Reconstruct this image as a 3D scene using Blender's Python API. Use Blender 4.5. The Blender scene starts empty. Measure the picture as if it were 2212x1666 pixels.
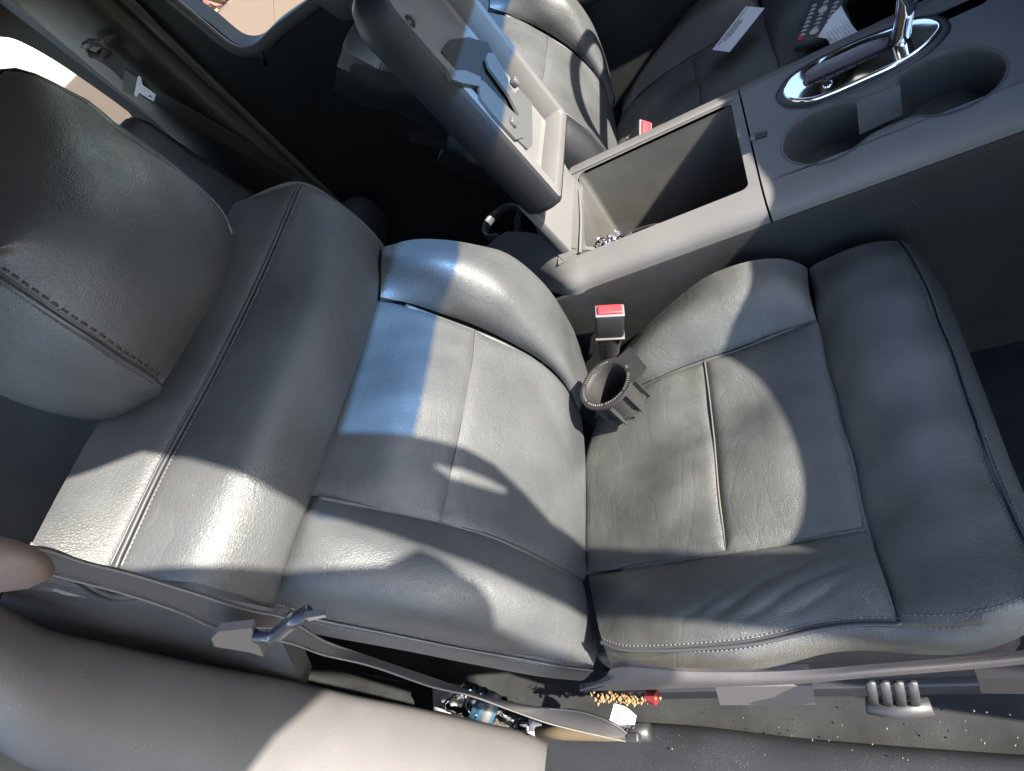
import bpy, math, random
import numpy as np
from mathutils import Vector, Matrix
from mathutils.geometry import tessellate_polygon
random.seed(7); rng = np.random.default_rng(7)
SC = bpy.context.scene; COL = SC.collection

# ------------------------------------------------------------------ camera survey
# world axes: x forward in the car, y towards the driver side, z up; origin: crease of the passenger seat
R = np.array([[0.84282173, 0.09187539, -0.53029279],
              [-0.25351739, -0.80138201, -0.54177099],
              [-0.47474253, 0.5910548, -0.65213016]])
CAM = np.array([.3795, -.4428, .7301]); F = 1344.54
S = np.array([1.4, -.3, 1.0])                      # direction towards the sun
NB = np.array([.89, 0, .456])                      # normal of the reclined backrest
def ray(px, py): return R.T @ np.array([px - 1106.0, py - 833.0, F])
def at(px, py, k, val):
    """the point seen at a photograph position that lies on a real plane of the car: x=, y=, z= or backrest depth b="""
    n = {'x': (1, 0, 0), 'y': (0, 1, 0), 'z': (0, 0, 1), 'b': NB}[k]; n = np.array(n, float)
    r = ray(px, py); return CAM + r * ((val - n @ CAM) / (n @ r))
def L(k, *pts):
    """polyline; each point (px,py) or (px,py,val) or (px,py,key,val)"""
    out = []
    for p in pts:
        kk, v = (k[0], k[1]) if len(p) == 2 else ((k[0], p[2]) if len(p) == 3 else (p[2], p[3]))
        out.append(at(p[0], p[1], kk, v))
    return np.array(out)

# ------------------------------------------------------------------ object helpers
def tag(o, label=None, cat=None, group=None, kind=None):
    for k, v in (('label', label), ('category', cat), ('group', group), ('kind', kind)):
        if v: o[k] = v
    return o
def thing(name, loc, label, cat, group=None):
    o = bpy.data.objects.new(name, None); COL.objects.link(o); o.location = loc; o.empty_display_size = .05
    return tag(o, label, cat, group)
def wloc(o):
    l = Vector((0, 0, 0))
    while o: l = l + o.location; o = o.parent
    return l
def mk(name, V, Fc, mat, parent=None, smooth=True, sharp=None):
    me = bpy.data.meshes.new(name); V = np.asarray(V, float)
    off = np.array(wloc(parent)) if parent else np.zeros(3)
    me.from_pydata([tuple(v) for v in V - off], [], [tuple(int(i) for i in f) for f in Fc]); me.validate(); me.update()
    if mat: me.materials.append(mat)
    o = bpy.data.objects.new(name, me); COL.objects.link(o)
    if parent: o.parent = parent
    if smooth:
        me.polygons.foreach_set('use_smooth', [True] * len(me.polygons))
        if sharp: me.set_sharp_from_angle(angle=math.radians(sharp))
    return o
class MB:
    def __init__(s): s.V = []; s.F = []
    def add(s, V, Fc):
        b = len(s.V); s.V += [tuple(v) for v in V]; s.F += [tuple(i + b for i in f) for f in Fc]; return s
    def build(s, name, mat, parent=None, smooth=True, sharp=None):
        return mk(name, s.V, s.F, mat, parent, smooth, sharp)
    def box(s, c, sx, sy, sz, ax=None, bev=0.0):
        ax = np.eye(3) if ax is None else np.array(ax, float)
        ax = ax / np.linalg.norm(ax, axis=1)[:, None]; c = np.array(c, float)
        h = np.array([sx, sy, sz]) / 2; b = min(bev, min(h) * .9)
        if b <= 0:
            V = [c + ax.T @ (h * np.array(q)) for q in [(i, j, k) for i in (-1, 1) for j in (-1, 1) for k in (-1, 1)]]
            return s.add(V, [(0, 1, 3, 2), (4, 6, 7, 5), (0, 4, 5, 1), (2, 3, 7, 6), (0, 2, 6, 4), (1, 5, 7, 3)])
        # rounded box from 8x8 superellipse-like layers
        prof = [(-1, b), (-1, 0)] ; V = []; Fc = []
        def ring(inset, z):
            w, d = h[0] - inset, h[1] - inset; r = max(b - inset, b * .15); pts = []
            for qx, qy, a0 in ((1, 1, 0), (-1, 1, 90), (-1, -1, 180), (1, -1, 270)):
                for a in (0, 30, 60, 90):
                    t = math.radians(a0 + a); pts.append((qx * (w - r) + r * math.cos(t), qy * (d - r) + r * math.sin(t), z))
            return pts
        lay = []
        for a in (0, 30, 60, 90): t = math.radians(a); lay.append(ring(b * (1 - math.sin(t)), -h[2] + b * (1 - math.cos(t))))
        for a in (90, 60, 30, 0): t = math.radians(a); lay.append(ring(b * (1 - math.sin(t)), h[2] - b * (1 - math.cos(t))))
        for l in lay: V += [c + ax.T @ np.array(p) for p in l]
        n = 16
        for i in range(len(lay) - 1):
            for j in range(n): Fc.append((i * n + j, i * n + (j + 1) % n, (i + 1) * n + (j + 1) % n, (i + 1) * n + j))
        Fc.append(tuple(range(n - 1, -1, -1))); Fc.append(tuple(range((len(lay) - 1) * n, len(lay) * n)))
        return s.add(V, Fc)
    def tube(s, pts, r, n=8, flat=None):
        """round tube; r scalar or list; flat=(a,b,up) for an elliptical section"""
        P = np.array(pts, float); m = len(P); rr = np.broadcast_to(np.array(r, float), (m,)); V = []; Fc = []
        T = np.gradient(P, axis=0); T /= np.linalg.norm(T, axis=1)[:, None] + 1e-12
        up = np.array(flat[2] if flat else (0.13, .21, .97), float)
        for i in range(m):
            a = np.cross(T[i], up); 
            if np.linalg.norm(a) < 1e-3: a = np.cross(T[i], (1, 0, 0))
            a /= np.linalg.norm(a); b = np.cross(a, T[i])
            fa, fb = (flat[0], flat[1]) if flat else (1, 1)
            for k in range(n):
                t = 2 * math.pi * k / n; V.append(P[i] + rr[i] * (fa * math.cos(t) * a + fb * math.sin(t) * b))
        for i in range(m - 1):
            for k in range(n): Fc.append((i * n + k, i * n + (k + 1) % n, (i + 1) * n + (k + 1) % n, (i + 1) * n + k))
        Fc.append(tuple(range(n))[::-1]); Fc.append(tuple(range((m - 1) * n, m * n)))
        return s.add(V, Fc)
    def prism(s, loops, dv):
        """planar polygon with holes (3D loops, outer first) extruded by vector dv"""
        loops = [np.array(l, float) for l in loops]; dv = np.array(dv, float)
        tri = tessellate_polygon([[Vector(p) for p in l] for l in loops])
        flat = np.concatenate(loops); n = len(flat)
        V = list(flat) + list(flat + dv); Fc = [tuple(t) for t in tri] + [tuple(i + n for i in t[::-1]) for t in tri]
        b = 0
        for l in loops:
            m = len(l)
            for i in range(m): Fc.append((b + i, b + (i + 1) % m, b + (i + 1) % m + n, b + i + n))
            b += m
        return s.add(V, Fc)
    def loft(s, rings, cap=True, closed=True):
        n = len(rings[0]); V = []; Fc = []
        for r in rings: V += [tuple(p) for p in r]
        for i in range(len(rings) - 1):
            for j in range(n if closed else n - 1): Fc.append((i * n + j, i * n + (j + 1) % n, (i + 1) * n + (j + 1) % n, (i + 1) * n + j))
        if cap: Fc.append(tuple(range(n))[::-1]); Fc.append(tuple(range((len(rings) - 1) * n, len(rings) * n)))
        return s.add(V, Fc)
def cr(P, n):
    """Catmull-Rom resample of a polyline to n points, even in length"""
    P = np.array(P, float)
    if len(P) == 1: return np.repeat(P, n, 0)
    if len(P) == 2: t = np.linspace(0, 1, n)[:, None]; return P[0] * (1 - t) + P[1] * t
    Q = np.vstack([2 * P[0] - P[1], P, 2 * P[-1] - P[-2]])
    d = np.linalg.norm(np.diff(Q, axis=0), axis=1) ** .5 + 1e-6; k = np.concatenate([[0], np.cumsum(d)]); out = []
    for i in range(1, len(Q) - 2):
        for t in np.linspace(k[i], k[i + 1], 24, endpoint=False):
            a1 = (k[i] - t) / (k[i] - k[i - 1]) * Q[i - 1] + (t - k[i - 1]) / (k[i] - k[i - 1]) * Q[i]
            a2 = (k[i + 1] - t) / (k[i + 1] - k[i]) * Q[i] + (t - k[i]) / (k[i + 1] - k[i]) * Q[i + 1]
            a3 = (k[i + 2] - t) / (k[i + 2] - k[i + 1]) * Q[i + 1] + (t - k[i + 1]) / (k[i + 2] - k[i + 1]) * Q[i + 2]
            b1 = (k[i + 1] - t) / (k[i + 1] - k[i - 1]) * a1 + (t - k[i - 1]) / (k[i + 1] - k[i - 1]) * a2
            b2 = (k[i + 2] - t) / (k[i + 2] - k[i]) * a2 + (t - k[i]) / (k[i + 2] - k[i]) * a3
            out.append((k[i + 1] - t) / (k[i + 1] - k[i]) * b1 + (t - k[i]) / (k[i + 1] - k[i]) * b2)
    out.append(P[-1]); out = np.array(out)
    s = np.concatenate([[0], np.cumsum(np.linalg.norm(np.diff(out, axis=0), axis=1))]); q = np.linspace(0, s[-1], n)
    return np.stack([np.interp(q, s, out[:, j]) for j in range(3)], 1)
def normals(G):
    du = np.gradient(G, axis=0); dv = np.gradient(G, axis=1); N = np.cross(du, dv)
    N /= np.linalg.norm(N, axis=2)[..., None] + 1e-12
    if ((CAM - G) * N).sum() < 0: N = -N
    return N
def patch(name, rows, mat, parent, nu=36, nv=48, groove='udlr', gh=.0045, gw=.006, bulge=0.0, thick=.03, wr=None):
    """upholstery panel: rows of 3D polylines -> smooth puffed sheet whose sewn borders sink; closed to a slab"""
    rows = [cr(r, nv) for r in rows]; G = np.stack([cr([r[j] for r in rows], nu) for j in range(nv)], 1)
    N = normals(G)
    lu = np.linalg.norm(np.diff(G, axis=0), axis=2).sum(0).mean(); lv = np.linalg.norm(np.diff(G, axis=1), axis=2).sum(1).mean()
    # denser sampling near borders
    def warp(n): t = np.linspace(0, 1, n); return t - .12 * np.sin(2 * math.pi * t) / (2 * math.pi) * 3.2
    u = warp(nu); v = warp(nv)
    def samp(A):
        ui = np.clip(u * (nu - 1), 0, nu - 1.0001); i0 = ui.astype(int); fu = (ui - i0)[:, None, None]
        B = A[i0] * (1 - fu) + A[i0 + 1] * fu
        vi = np.clip(v * (nv - 1), 0, nv - 1.0001); j0 = vi.astype(int); fv = (vi - j0)[None, :, None]
        return B[:, j0] * (1 - fv) + B[:, j0 + 1] * fv
    G = samp(G); N = samp(N); N /= np.linalg.norm(N, axis=2)[..., None]
    U = u[:, None] * np.ones((1, nv)); Vv = v[None, :] * np.ones((nu, 1)); e = np.full((nu, nv), 9.)
    if 'u' in groove: e = np.minimum(e, U * lu)
    if 'd' in groove: e = np.minimum(e, (1 - U) * lu)
    if 'l' in groove: e = np.minimum(e, Vv * lv)
    if 'r' in groove: e = np.minimum(e, (1 - Vv) * lv)
    off = -gh * np.exp(-(e / gw) ** 1.3) + bulge * (np.sin(math.pi * U) * np.sin(math.pi * Vv)) ** .6
    if wr is not None: off = off + wr(G)
    G = G + N * off[..., None]; Bk = G - N * thick
    V = np.concatenate([G.reshape(-1, 3), Bk.reshape(-1, 3)]); n = nu * nv; Fc = []
    idx = lambda i, j: i * nv + j
    a = np.cross(G[1, 0] - G[0, 0], G[0, 1] - G[0, 0]); flip = (a @ N[0, 0]) < 0
    for i in range(nu - 1):
        for j in range(nv - 1):
            f = (idx(i, j), idx(i + 1, j), idx(i + 1, j + 1), idx(i, j + 1)); f = f[::-1] if flip else f
            Fc.append(f); Fc.append(tuple(q + n for q in f[::-1]))
    B = [idx(0, j) for j in range(nv)] + [idx(i, nv - 1) for i in range(1, nu)] + [idx(nu - 1, j) for j in range(nv - 2, -1, -1)] + [idx(i, 0) for i in range(nu - 2, 0, -1)]
    for a, b in zip(B, B[1:] + B[:1]):
        f = (a, b, b + n, a + n); Fc.append(f[::-1] if flip else f)
    o = mk(name, V, Fc, mat, parent, True, 60)
    return o, G, normals(G)
def line_on(G, N, side, dist, lift=0.0):
    """line on a panel at a real distance from one border"""
    G2, N2 = (G, N) if side in 'ud' else (G.transpose(1, 0, 2), N.transpose(1, 0, 2))
    if side in 'dr': G2, N2 = G2[::-1], N2[::-1]
    out = []; 
    for j in range(G2.shape[1]):
        c = G2[:, j]; s = np.concatenate([[0], np.cumsum(np.linalg.norm(np.diff(c, axis=0), axis=1))])
        out.append([np.interp(dist, s, c[:, k]) for k in range(3)] + lift * N2[min(3, len(N2) - 1), j])
    return np.array(out)
def stitches(mb, pts, step=.0048, ln=.0030, r=.0006, up=(0, 0, 1)):
    P = np.array(pts); s = np.concatenate([[0], np.cumsum(np.linalg.norm(np.diff(P, axis=0), axis=1))])
    q = np.arange(step, s[-1] - step, step)
    for t in q:
        a = np.array([np.interp(t - ln / 2, s, P[:, k]) for k in range(3)]); b = np.array([np.interp(t + ln / 2, s, P[:, k]) for k in range(3)])
        mb.tube([a, b], r, 5)
    return mb

# ------------------------------------------------------------------ materials
def M(name, col, rough=.5, metal=0., spec=.5, bump=None, mottle=.0, rvar=0., dust=0., coat=0., trans=0., wr=None, sheen=0.):
    m = bpy.data.materials.new(name); m.use_nodes = True; nt = m.node_tree; nd = nt.nodes; lk = nt.links
    b = nd['Principled BSDF']; b.inputs['Metallic'].default_value = metal; b.inputs['Specular IOR Level'].default_value = spec
    b.inputs['Roughness'].default_value = rough; b.inputs['Base Color'].default_value = (*col, 1)
    b.inputs['Coat Weight'].default_value = coat; b.inputs['Transmission Weight'].default_value = trans
    b.inputs['Sheen Weight'].default_value = sheen; b.inputs['Sheen Roughness'].default_value = .5
    tc = nd.new('ShaderNodeTexCoord'); oc = tc.outputs['Object']
    def noise(sc, det=3, rg=.55):
        n = nd.new('ShaderNodeTexNoise'); n.inputs['Scale'].default_value = sc; n.inputs['Detail'].default_value = det; n.inputs['Roughness'].default_value = rg
        lk.new(oc, n.inputs['Vector']); return n.outputs['Fac']
    def mr(src, a, b_, c, d):
        n = nd.new('ShaderNodeMapRange'); lk.new(src, n.inputs[0])
        for i, v in enumerate((a, b_, c, d)): n.inputs[i + 1].default_value = v
        return n.outputs[0]
    base = None
    if mottle:
        f = mr(noise(9, 5), .3, .7, 1 - mottle, 1 + mottle)
        mx = nd.new('ShaderNodeVectorMath'); mx.operation = 'SCALE'; mx.inputs[0].default_value = col; lk.new(f, mx.inputs['Scale']); base = mx.outputs[0]
    if dust:
        d1 = mr(noise(900, 1), .71, .76, 0, 1); d2 = mr(noise(14, 4), .42, .62, 0, 1)
        ml = nd.new('ShaderNodeMath'); ml.operation = 'MULTIPLY'; lk.new(d1, ml.inputs[0]); lk.new(d2, ml.inputs[1])
        mc = nd.new('ShaderNodeMath'); mc.operation = 'MULTIPLY'; lk.new(ml.outputs[0], mc.inputs[0]); mc.inputs[1].default_value = dust
        mx = nd.new('ShaderNodeMix'); mx.data_type = 'RGBA'; lk.new(mc.outputs[0], mx.inputs[0])
        if base: lk.new(base, mx.inputs[6])
        else: mx.inputs[6].default_value = (*col, 1)
        mx.inputs[7].default_value = (.35, .33, .28, 1); base = mx.outputs[2]
    if base: lk.new(base, b.inputs['Base Color'])
    if rvar: lk.new(mr(noise(11, 5, .6), .3, .7, rough - rvar, rough + rvar), b.inputs['Roughness'])
    h = None
    if bump:
        sc, st, kind = bump
        if kind == 'leather':
            v = nd.new('ShaderNodeTexVoronoi'); v.feature = 'DISTANCE_TO_EDGE'; v.inputs['Scale'].default_value = sc; v.inputs['Randomness'].default_value = 1
            wn = nd.new('ShaderNodeTexNoise'); wn.inputs['Scale'].default_value = sc * .35; lk.new(oc, wn.inputs['Vector'])
            va = nd.new('ShaderNodeVectorMath'); va.operation = 'MULTIPLY_ADD'; lk.new(wn.outputs['Color'], va.inputs[0]); va.inputs[1].default_value = (.006,) * 3; lk.new(oc, va.inputs[2])
            lk.new(va.outputs[0], v.inputs['Vector'])
            h1 = mr(v.outputs['Distance'], 0, .35, 0, 1); n2 = noise(sc * 1.3, 2)
            ad = nd.new('ShaderNodeMath'); ad.operation = 'MULTIPLY_ADD'; lk.new(n2, ad.inputs[0]); ad.inputs[1].default_value = .5; lk.new(h1, ad.inputs[2]); h = ad.outputs[0]
            am = mr(noise(5, 3), .3, .7, .45, 1.0); mm = nd.new('ShaderNodeMath'); mm.operation = 'MULTIPLY'; lk.new(h, mm.inputs[0]); lk.new(am, mm.inputs[1]); h = mm.outputs[0]
        else: h = noise(sc, 3)
        bp = nd.new('ShaderNodeBump'); bp.inputs['Strength'].default_value = st; bp.inputs['Distance'].default_value = .0006 if kind == 'leather' else .0008
        lk.new(h, bp.inputs['Height']); last = bp
        if wr:
            wv = nd.new('ShaderNodeTexNoise'); wv.inputs['Scale'].default_value = wr[0]; wv.inputs['Detail'].default_value = 4; wv.inputs['Distortion'].default_value = 1.2
            mp = nd.new('ShaderNodeMapping'); mp.inputs['Scale'].default_value = (1, .35, 1); mp.inputs['Rotation'].default_value = (0, 0, .6); lk.new(oc, mp.inputs[0]); lk.new(mp.outputs[0], wv.inputs['Vector'])
            rg = nd.new('ShaderNodeMath'); rg.operation = 'SUBTRACT'; lk.new(wv.outputs['Fac'], rg.inputs[0]); rg.inputs[1].default_value = .5
            ab = nd.new('ShaderNodeMath'); ab.operation = 'ABSOLUTE'; lk.new(rg.outputs[0], ab.inputs[0])
            r2 = mr(ab.outputs[0], 0, .05, 0, 1)
            b2 = nd.new('ShaderNodeBump'); b2.inputs['Strength'].default_value = wr[1]; b2.inputs['Distance'].default_value = .002; lk.new(r2, b2.inputs['Height']); lk.new(bp.outputs[0], b2.inputs['Normal']); last = b2
        lk.new(last.outputs[0], b.inputs['Normal'])
    return m
LEA = M('black_leather', (.045, .048, .051), .54, spec=.75, bump=(340, .55, 'leather'), mottle=.25, rvar=.11, dust=.6, wr=(9, .09))
LEB = M('worn_black_leather', (.053, .055, .053), .51, spec=.75, bump=(400, .5, 'leather'), mottle=.5, rvar=.16, dust=1., wr=(14, .11))
THR = M('grey_thread', (.10, .10, .10), .5)
PIP = M('leather_welt', (.045, .046, .05), .38, spec=.55)
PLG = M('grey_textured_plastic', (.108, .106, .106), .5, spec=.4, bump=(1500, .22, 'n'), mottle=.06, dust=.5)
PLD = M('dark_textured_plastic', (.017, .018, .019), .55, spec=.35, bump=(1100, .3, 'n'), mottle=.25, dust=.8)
PLB = M('black_plastic', (.02, .02, .022), .45, bump=(900, .1, 'n'))
PIL = M('warm_grey_trim', (.098, .095, .096), .55, spec=.35, bump=(800, .45, 'n'), mottle=.12, dust=.9)
LIDM = M('armrest_vinyl', (.012, .013, .016), .45, spec=.38, bump=(900, .35, 'leather'), mottle=.1)
CARP = M('black_carpet', (.026, .027, .028), .95, spec=.1, bump=(600, .8, 'n'), mottle=.4, dust=.3)
DOOR = M('dark_door_trim', (.019, .022, .023), .6, spec=.3, bump=(700, .2, 'n'), mottle=.2)
CHR = M('chrome', (.85, .86, .88), .06, metal=1.)
STL = M('brushed_steel', (.55, .56, .58), .3, metal=1.)
RUB = M('grey_rubber', (.018, .018, .018), .6, spec=.35, bump=(800, .5, 'n'), mottle=.2, dust=1.)
RED = M('red_button', (.50, .03, .04), .4)
WEB = M('belt_webbing', (.05, .048, .048), .7, spec=.3, bump=(1200, .5, 'n'))
WHT = M('white_card', (.8, .8, .82), .5)
PAP = M('crumpled_paper', (.72, .71, .68), .7, bump=(90, .5, 'n'))
BLK = M('void_black', (.006, .006, .007), .7)
DIR = M('rust', (.30, .16, .09), .8, bump=(700, .6, 'n'), mottle=.5)
# ------------------------------------------------------------------ camera, light, sky
cd = bpy.data.cameras.new('camera'); cam = bpy.data.objects.new('camera', cd); COL.objects.link(cam); SC.camera = cam
cd.sensor_width = 36; cd.lens = 36 * F / 2212; cd.clip_start = .02; cd.clip_end = 500
Rw = R.T @ np.diag([1, -1, -1]); mw = Matrix([list(r) for r in Rw]).to_4x4(); mw.translation = Vector(CAM); cam.matrix_world = mw
sd = bpy.data.lights.new('sun', 'SUN'); sd.energy = 5; sd.angle = math.radians(.6); sd.color = (1, .92, .80)
sun = bpy.data.objects.new('sun', sd); COL.objects.link(sun); sun.location = (3, -1, 4)
sun.rotation_euler = Vector(S).to_track_quat('Z', 'Y').to_euler()
w = bpy.data.worlds.new('World'); SC.world = w; w.use_nodes = True; nt = w.node_tree
sky = nt.nodes.new('ShaderNodeTexSky'); sky.sky_type = 'NISHITA'; sky.sun_disc = False
sky.sun_elevation = math.asin(S[2] / np.linalg.norm(S)); sky.sun_rotation = math.atan2(S[0], S[1])
nt.links.new(sky.outputs[0], nt.nodes['Background'].inputs[0]); nt.nodes['Background'].inputs[1].default_value = .15
SC.view_settings.view_transform = 'Standard'; SC.view_settings.look = 'None'; SC.view_settings.exposure = 2.3; SC.view_settings.gamma = 1
SC.cycles.max_bounces = 8; SC.cycles.transparent_max_bounces = 12; SC.cycles.caustics_reflective = False; SC.cycles.caustics_refractive = False
SC.cycles.use_denoising = True; SC.cycles.sample_clamp_indirect = 4

# ================================================================== PASSENGER SEAT
def smooth_wr(a, seed):
    r = np.random.default_rng(seed); ks = [(r.normal(size=3) * a_, r.uniform(0, 6.28), h) for a_, h in ((14, .0016), (22, .0012), (35, .0008))]
    def f(G):
        o = 0
        for k, p, h in ks: o = o + h * np.sin(G @ k + p)
        return o * a
    return f
seat = thing('passenger_seat', (0.1, 0, -.3), 'whole black leather front seat nearest the camera, with headrest in view', 'car seat', 'front car seats')
BK = thing('backrest', (0, 0, 0), None, None); BK.parent = seat; BK.location = Vector((0, 0, .02)) - seat.location
bk = lambda *a, **k: patch(*a, **k)
S1 = L(('x', -.23), (648, 393, -.214), (560, 600, -.23), (460, 800, -.235), (345, 1010, -.238), (245, 1228, -.248))
Smid = L(('b', .045), (735, 440, .03), (690, 640, .052), (600, 840, .055), (515, 1040, .055), (410, 1278, .03))
Vl = L(('b', .005), (828, 528, -.008), (822, 640), (786, 760), (738, 900), (683, 1070), (640, 1190), (598, 1316, -.015))
Smid2 = L(('b', .04), (795, 490, .022), (775, 640, .036), (725, 790, .04), (665, 930, .04), (610, 1090, .04), (530, 1302, .015))
o, GA, NA = bk('shoulder_panel', [S1, Smid, Smid2, Vl], LEA, BK, nu=40, nv=60, groove='udr', wr=smooth_wr(.6, 1))
Tb = L(('x', -.31), (505, 440), (400, 640), (310, 800), (216, 910), (140, 1040), (68, 1176, -.285))
o, GT, NT = bk('top_panel', [Tb, S1], LEA, BK, nu=16, nv=60, groove='d', bulge=.004)
# far bolster
FO = L(('y', .268), (826, 530), (885, 514), (950, 514), (1030, 524), (1095, 541), (1180, 612), (1238, 700), (1272, 800))
FC = L(('b', .08), (824, 560, .02), (880, 560, .06), (945, 568, .088), (1030, 590, .10), (1090, 630, .10), (1160, 700, .075), (1215, 770, .04), (1262, 850, -.0))
FM = L(('b', .06), (824, 600, .008), (880, 612, .035), (950, 630, .056), (1030, 662, .07), (1095, 698, .066), (1160, 745, .052), (1215, 800, .025), (1258, 872, -.01))
FI = L(('b', .024), (822, 640, .005), (880, 655, .014), (950, 681, .022), (1030, 711, .028), (1100, 742, .03), (1165, 780, .022), (1212, 822, .008), (1254, 888, -.018))
bk('far_bolster', [FO, FC, FM, FI], LEA, BK, nu=40, nv=56, groove='ud', gh=.003, gw=.007, wr=smooth_wr(.8, 2))
C1 = L(('b', .035), (1030, 711, .028), (1024, 780, .036), (1010, 860, .04), (997, 930, .04), (980, 1010, .038), (955, 1126, .036))
JL = L(('b', .02), (683, 1070, .005), (760, 1084, .015), (860, 1104, .028), (955, 1126, .036))
TL = FI[:4]
mL = lambda a, b, lift: (a[0] + (b[0] - a[0]) * .5) + lift
Vc = L(('b', -.012), (806, 640), (768, 760), (720, 900), (664, 1066))
Mc = L(('b', .03), (930, 676, .02), (905, 800, .038), (865, 930, .04), (820, 1098, .022))
bk('lumbar_panel', [Vc, Mc, C1], LEA, BK, nu=40, nv=48, groove='dlr', gh=.0035, gw=.007, wr=smooth_wr(.6, 3))
CK = L(('b', -.02), (1254, 888), (1262, 960), (1265, 1050), (1266, 1150), (1264, 1252, -.01))
Md = L(('b', .02), (1145, 766, .024), (1150, 880, .028), (1140, 1000, .028), (1120, 1090, .032), (1100, 1172, .04))
Me = L(('b', .0), (1215, 826, .007), (1222, 920, .008), (1220, 1040, .01), (1210, 1130, .014), (1195, 1216, .022))
bk('lower_back_panel', [C1, Md, Me, CK], LEA, BK, nu=40, nv=48, groove='ulr', gh=.0035, gw=.007, wr=smooth_wr(.8, 4))
NI = L(('b', .03), (664, 1066, -.012), (690, 1071, .006), (760, 1084, .015), (860, 1104, .028), (955, 1126, .036), (1060, 1155, .042), (1150, 1194, .04), (1210, 1225, .022), (1262, 1252, -.01))
NC = L(('b', .06), (636, 1146, -.01), (665, 1153, .016), (740, 1170, .04), (850, 1195, .058), (955, 1225, .07), (1060, 1262, .072), (1150, 1298, .062), (1225, 1325, .04), (1279, 1342, .008))
ND = L(('b', .05), (604, 1236, -.015), (635, 1244, .006), (700, 1262, .03), (800, 1290, .045), (900, 1318, .052), (1010, 1348, .05), (1120, 1375, .038), (1225, 1395, .028), (1290, 1400, .015))
NP = L(('y', -.268), (580, 1312), (610, 1319), (700, 1341), (800, 1360), (900, 1379), (1000, 1400), (1110, 1422), (1200, 1438, 'b', .010), (1280, 1447, 'b', .016))
o, GN, NN = bk('near_bolster', [NI, NC, ND, NP], LEA, BK, nu=44, nv=60, groove='ud', gh=.003, gw=.007, wr=smooth_wr(.8, 5))
# side skirt of the backrest
SK1 = NP.copy(); SK1[:, 1] -= .003
SK2 = np.array([p + np.array([-.035, -.004, -.035]) for p in NP]); SK3 = np.array([p + np.array([-.08, .012, -.06]) for p in NP]); 
o, GS, NS = bk('side_panel', [SK1, SK2, SK3], LEA, BK, nu=20, nv=50, groove='u', gh=.004)
core = [Vl + np.array([-.10, 0, .02]), Vl + np.array([-.045, 0, -.03]), np.linspace(CK[0] + [-.04, .02, 0], CK[-1] + [-.04, -.02, 0], 6)]
patch('foam_core', core, BLK, BK, nu=12, nv=20, groove='', thick=.03)
# near shoulder side, turning down to the back shell
e0 = S1[-1]; sh = np.array([Tb[-1], S1[-1], Smid[-1], Smid2[-1], Vl[-1]])
sh2 = L(('y', -.290), (40, 1216), (225, 1262), (395, 1310), (500, 1335), (600, 1352)); sh3 = L(('y', -.298), (-10, 1318), (150, 1390), (330, 1442), (480, 1475), (660, 1490))
o, GQ, NQ = bk('shoulder_side', [sh, sh2, sh3], LEA, BK, nu=24, nv=50, groove='', gh=0)
for d_ in (.012, .024, .036): m = MB(); m.tube(line_on(GQ, NQ, 'u', d_, .0005)[:26] + np.linspace([0, 0, 0], [.0, 0, .012], 26), .0012, 6); m.build('side_seam', BLK, BK)
shf = np.array([Tb[0], S1[0], Smid[0], Smid2[0], Vl[0]]); bk('shoulder_side', [shf, shf + np.array([-.02, -.012, -.03]), shf + np.array([-.07, -.05, -.07])], LEA, BK, nu=16, nv=30, groove='', thick=.001)
# back shell
m = MB(); ax = [(.89, 0, .456), (0, 1, 0), (-.456, 0, .89)]
m.box((-.20, 0, .24), .05, .50, .50, ax, .03); m.build('back_shell', DOOR, BK)
# welt + stitches
def seam(parent, G, N, side, name='seam_welt', r=.0026, d1=.007, d2=None, mat=PIP, both=None, welt=True):
    if welt:
        m = MB(); m.tube(line_on(G, N, side, .0005, .0030), r * .8, 8); m.build(name, mat, parent)
        m = MB(); m.tube(line_on(G, N, side, .0042, -.0004), r * .55, 6); m.build(name, mat, parent)
    m = MB()
    stitches(m, line_on(G, N, side, d1, .0004))
    if both is not None: stitches(m, line_on(both[0], both[1], both[2], d1, .0004))
    m.build('stitching', THR, parent)
    if both is not None: m = MB(); m.tube(line_on(both[0], both[1], both[2], .0045, -.0002), r * .6, 6); m.build(name, mat, parent)
seam(BK, GA, NA, 'u', both=(GT, NT, 'd')); seam(BK, GN, NN, 'd', both=(GS, NS, 'u'))
# headrest: rounded block, front face looking forward-up
HR = thing('headrest', (0, 0, 0), None, None); HR.parent = seat; HR.location = Vector((-.3, .03, .55)) - seat.location
h1 = L(('x', -.24), (-160, 470, -.33), (-60, 300, -.30), (0, 148, -.27), (50, 152, -.262), (92, 166, -.258), (140, 193, -.255), (196, 221, -.25), (240, 261, -.247), (295, 298, -.243), (343, 333, -.24), (412, 388, -.232), (480, 456, -.228), (502, 505, -.228))
h2 = L(('x', -.2), (-160, 560, -.26), (-40, 430, -.22), (60, 330, -.205), (150, 340, -.195), (250, 385, -.19), (340, 440, -.185), (420, 505, -.188), (475, 530, -.2), (496, 545, -.222))
h3 = L(('x', -.17), (-160, 640, -.22), (-40, 560, -.185), (60, 520, -.17), (150, 530, -.165), (230, 560, -.16), (310, 600, -.165), (385, 640, -.175), (430, 665, -.19), (448, 672, -.212))
h4 = L(('x', -.18), (-160, 530+140, -.22), (-60, 610, -.19), (20, 640, -.175), (90, 680, -.17), (170, 715, -.165), (240, 750, -.165), (300, 785, -.175), (345, 812, -.19), (362, 828, -.205))
h4b = L(('x', -.19), (-160, 500, -.25), (-70, 560, -.215), (0, 603, -.195), (60, 643, -.188), (130, 690, -.185), (195, 733, -.185), (255, 775, -.19), (310, 808, -.2), (348, 836, -.21))
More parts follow.
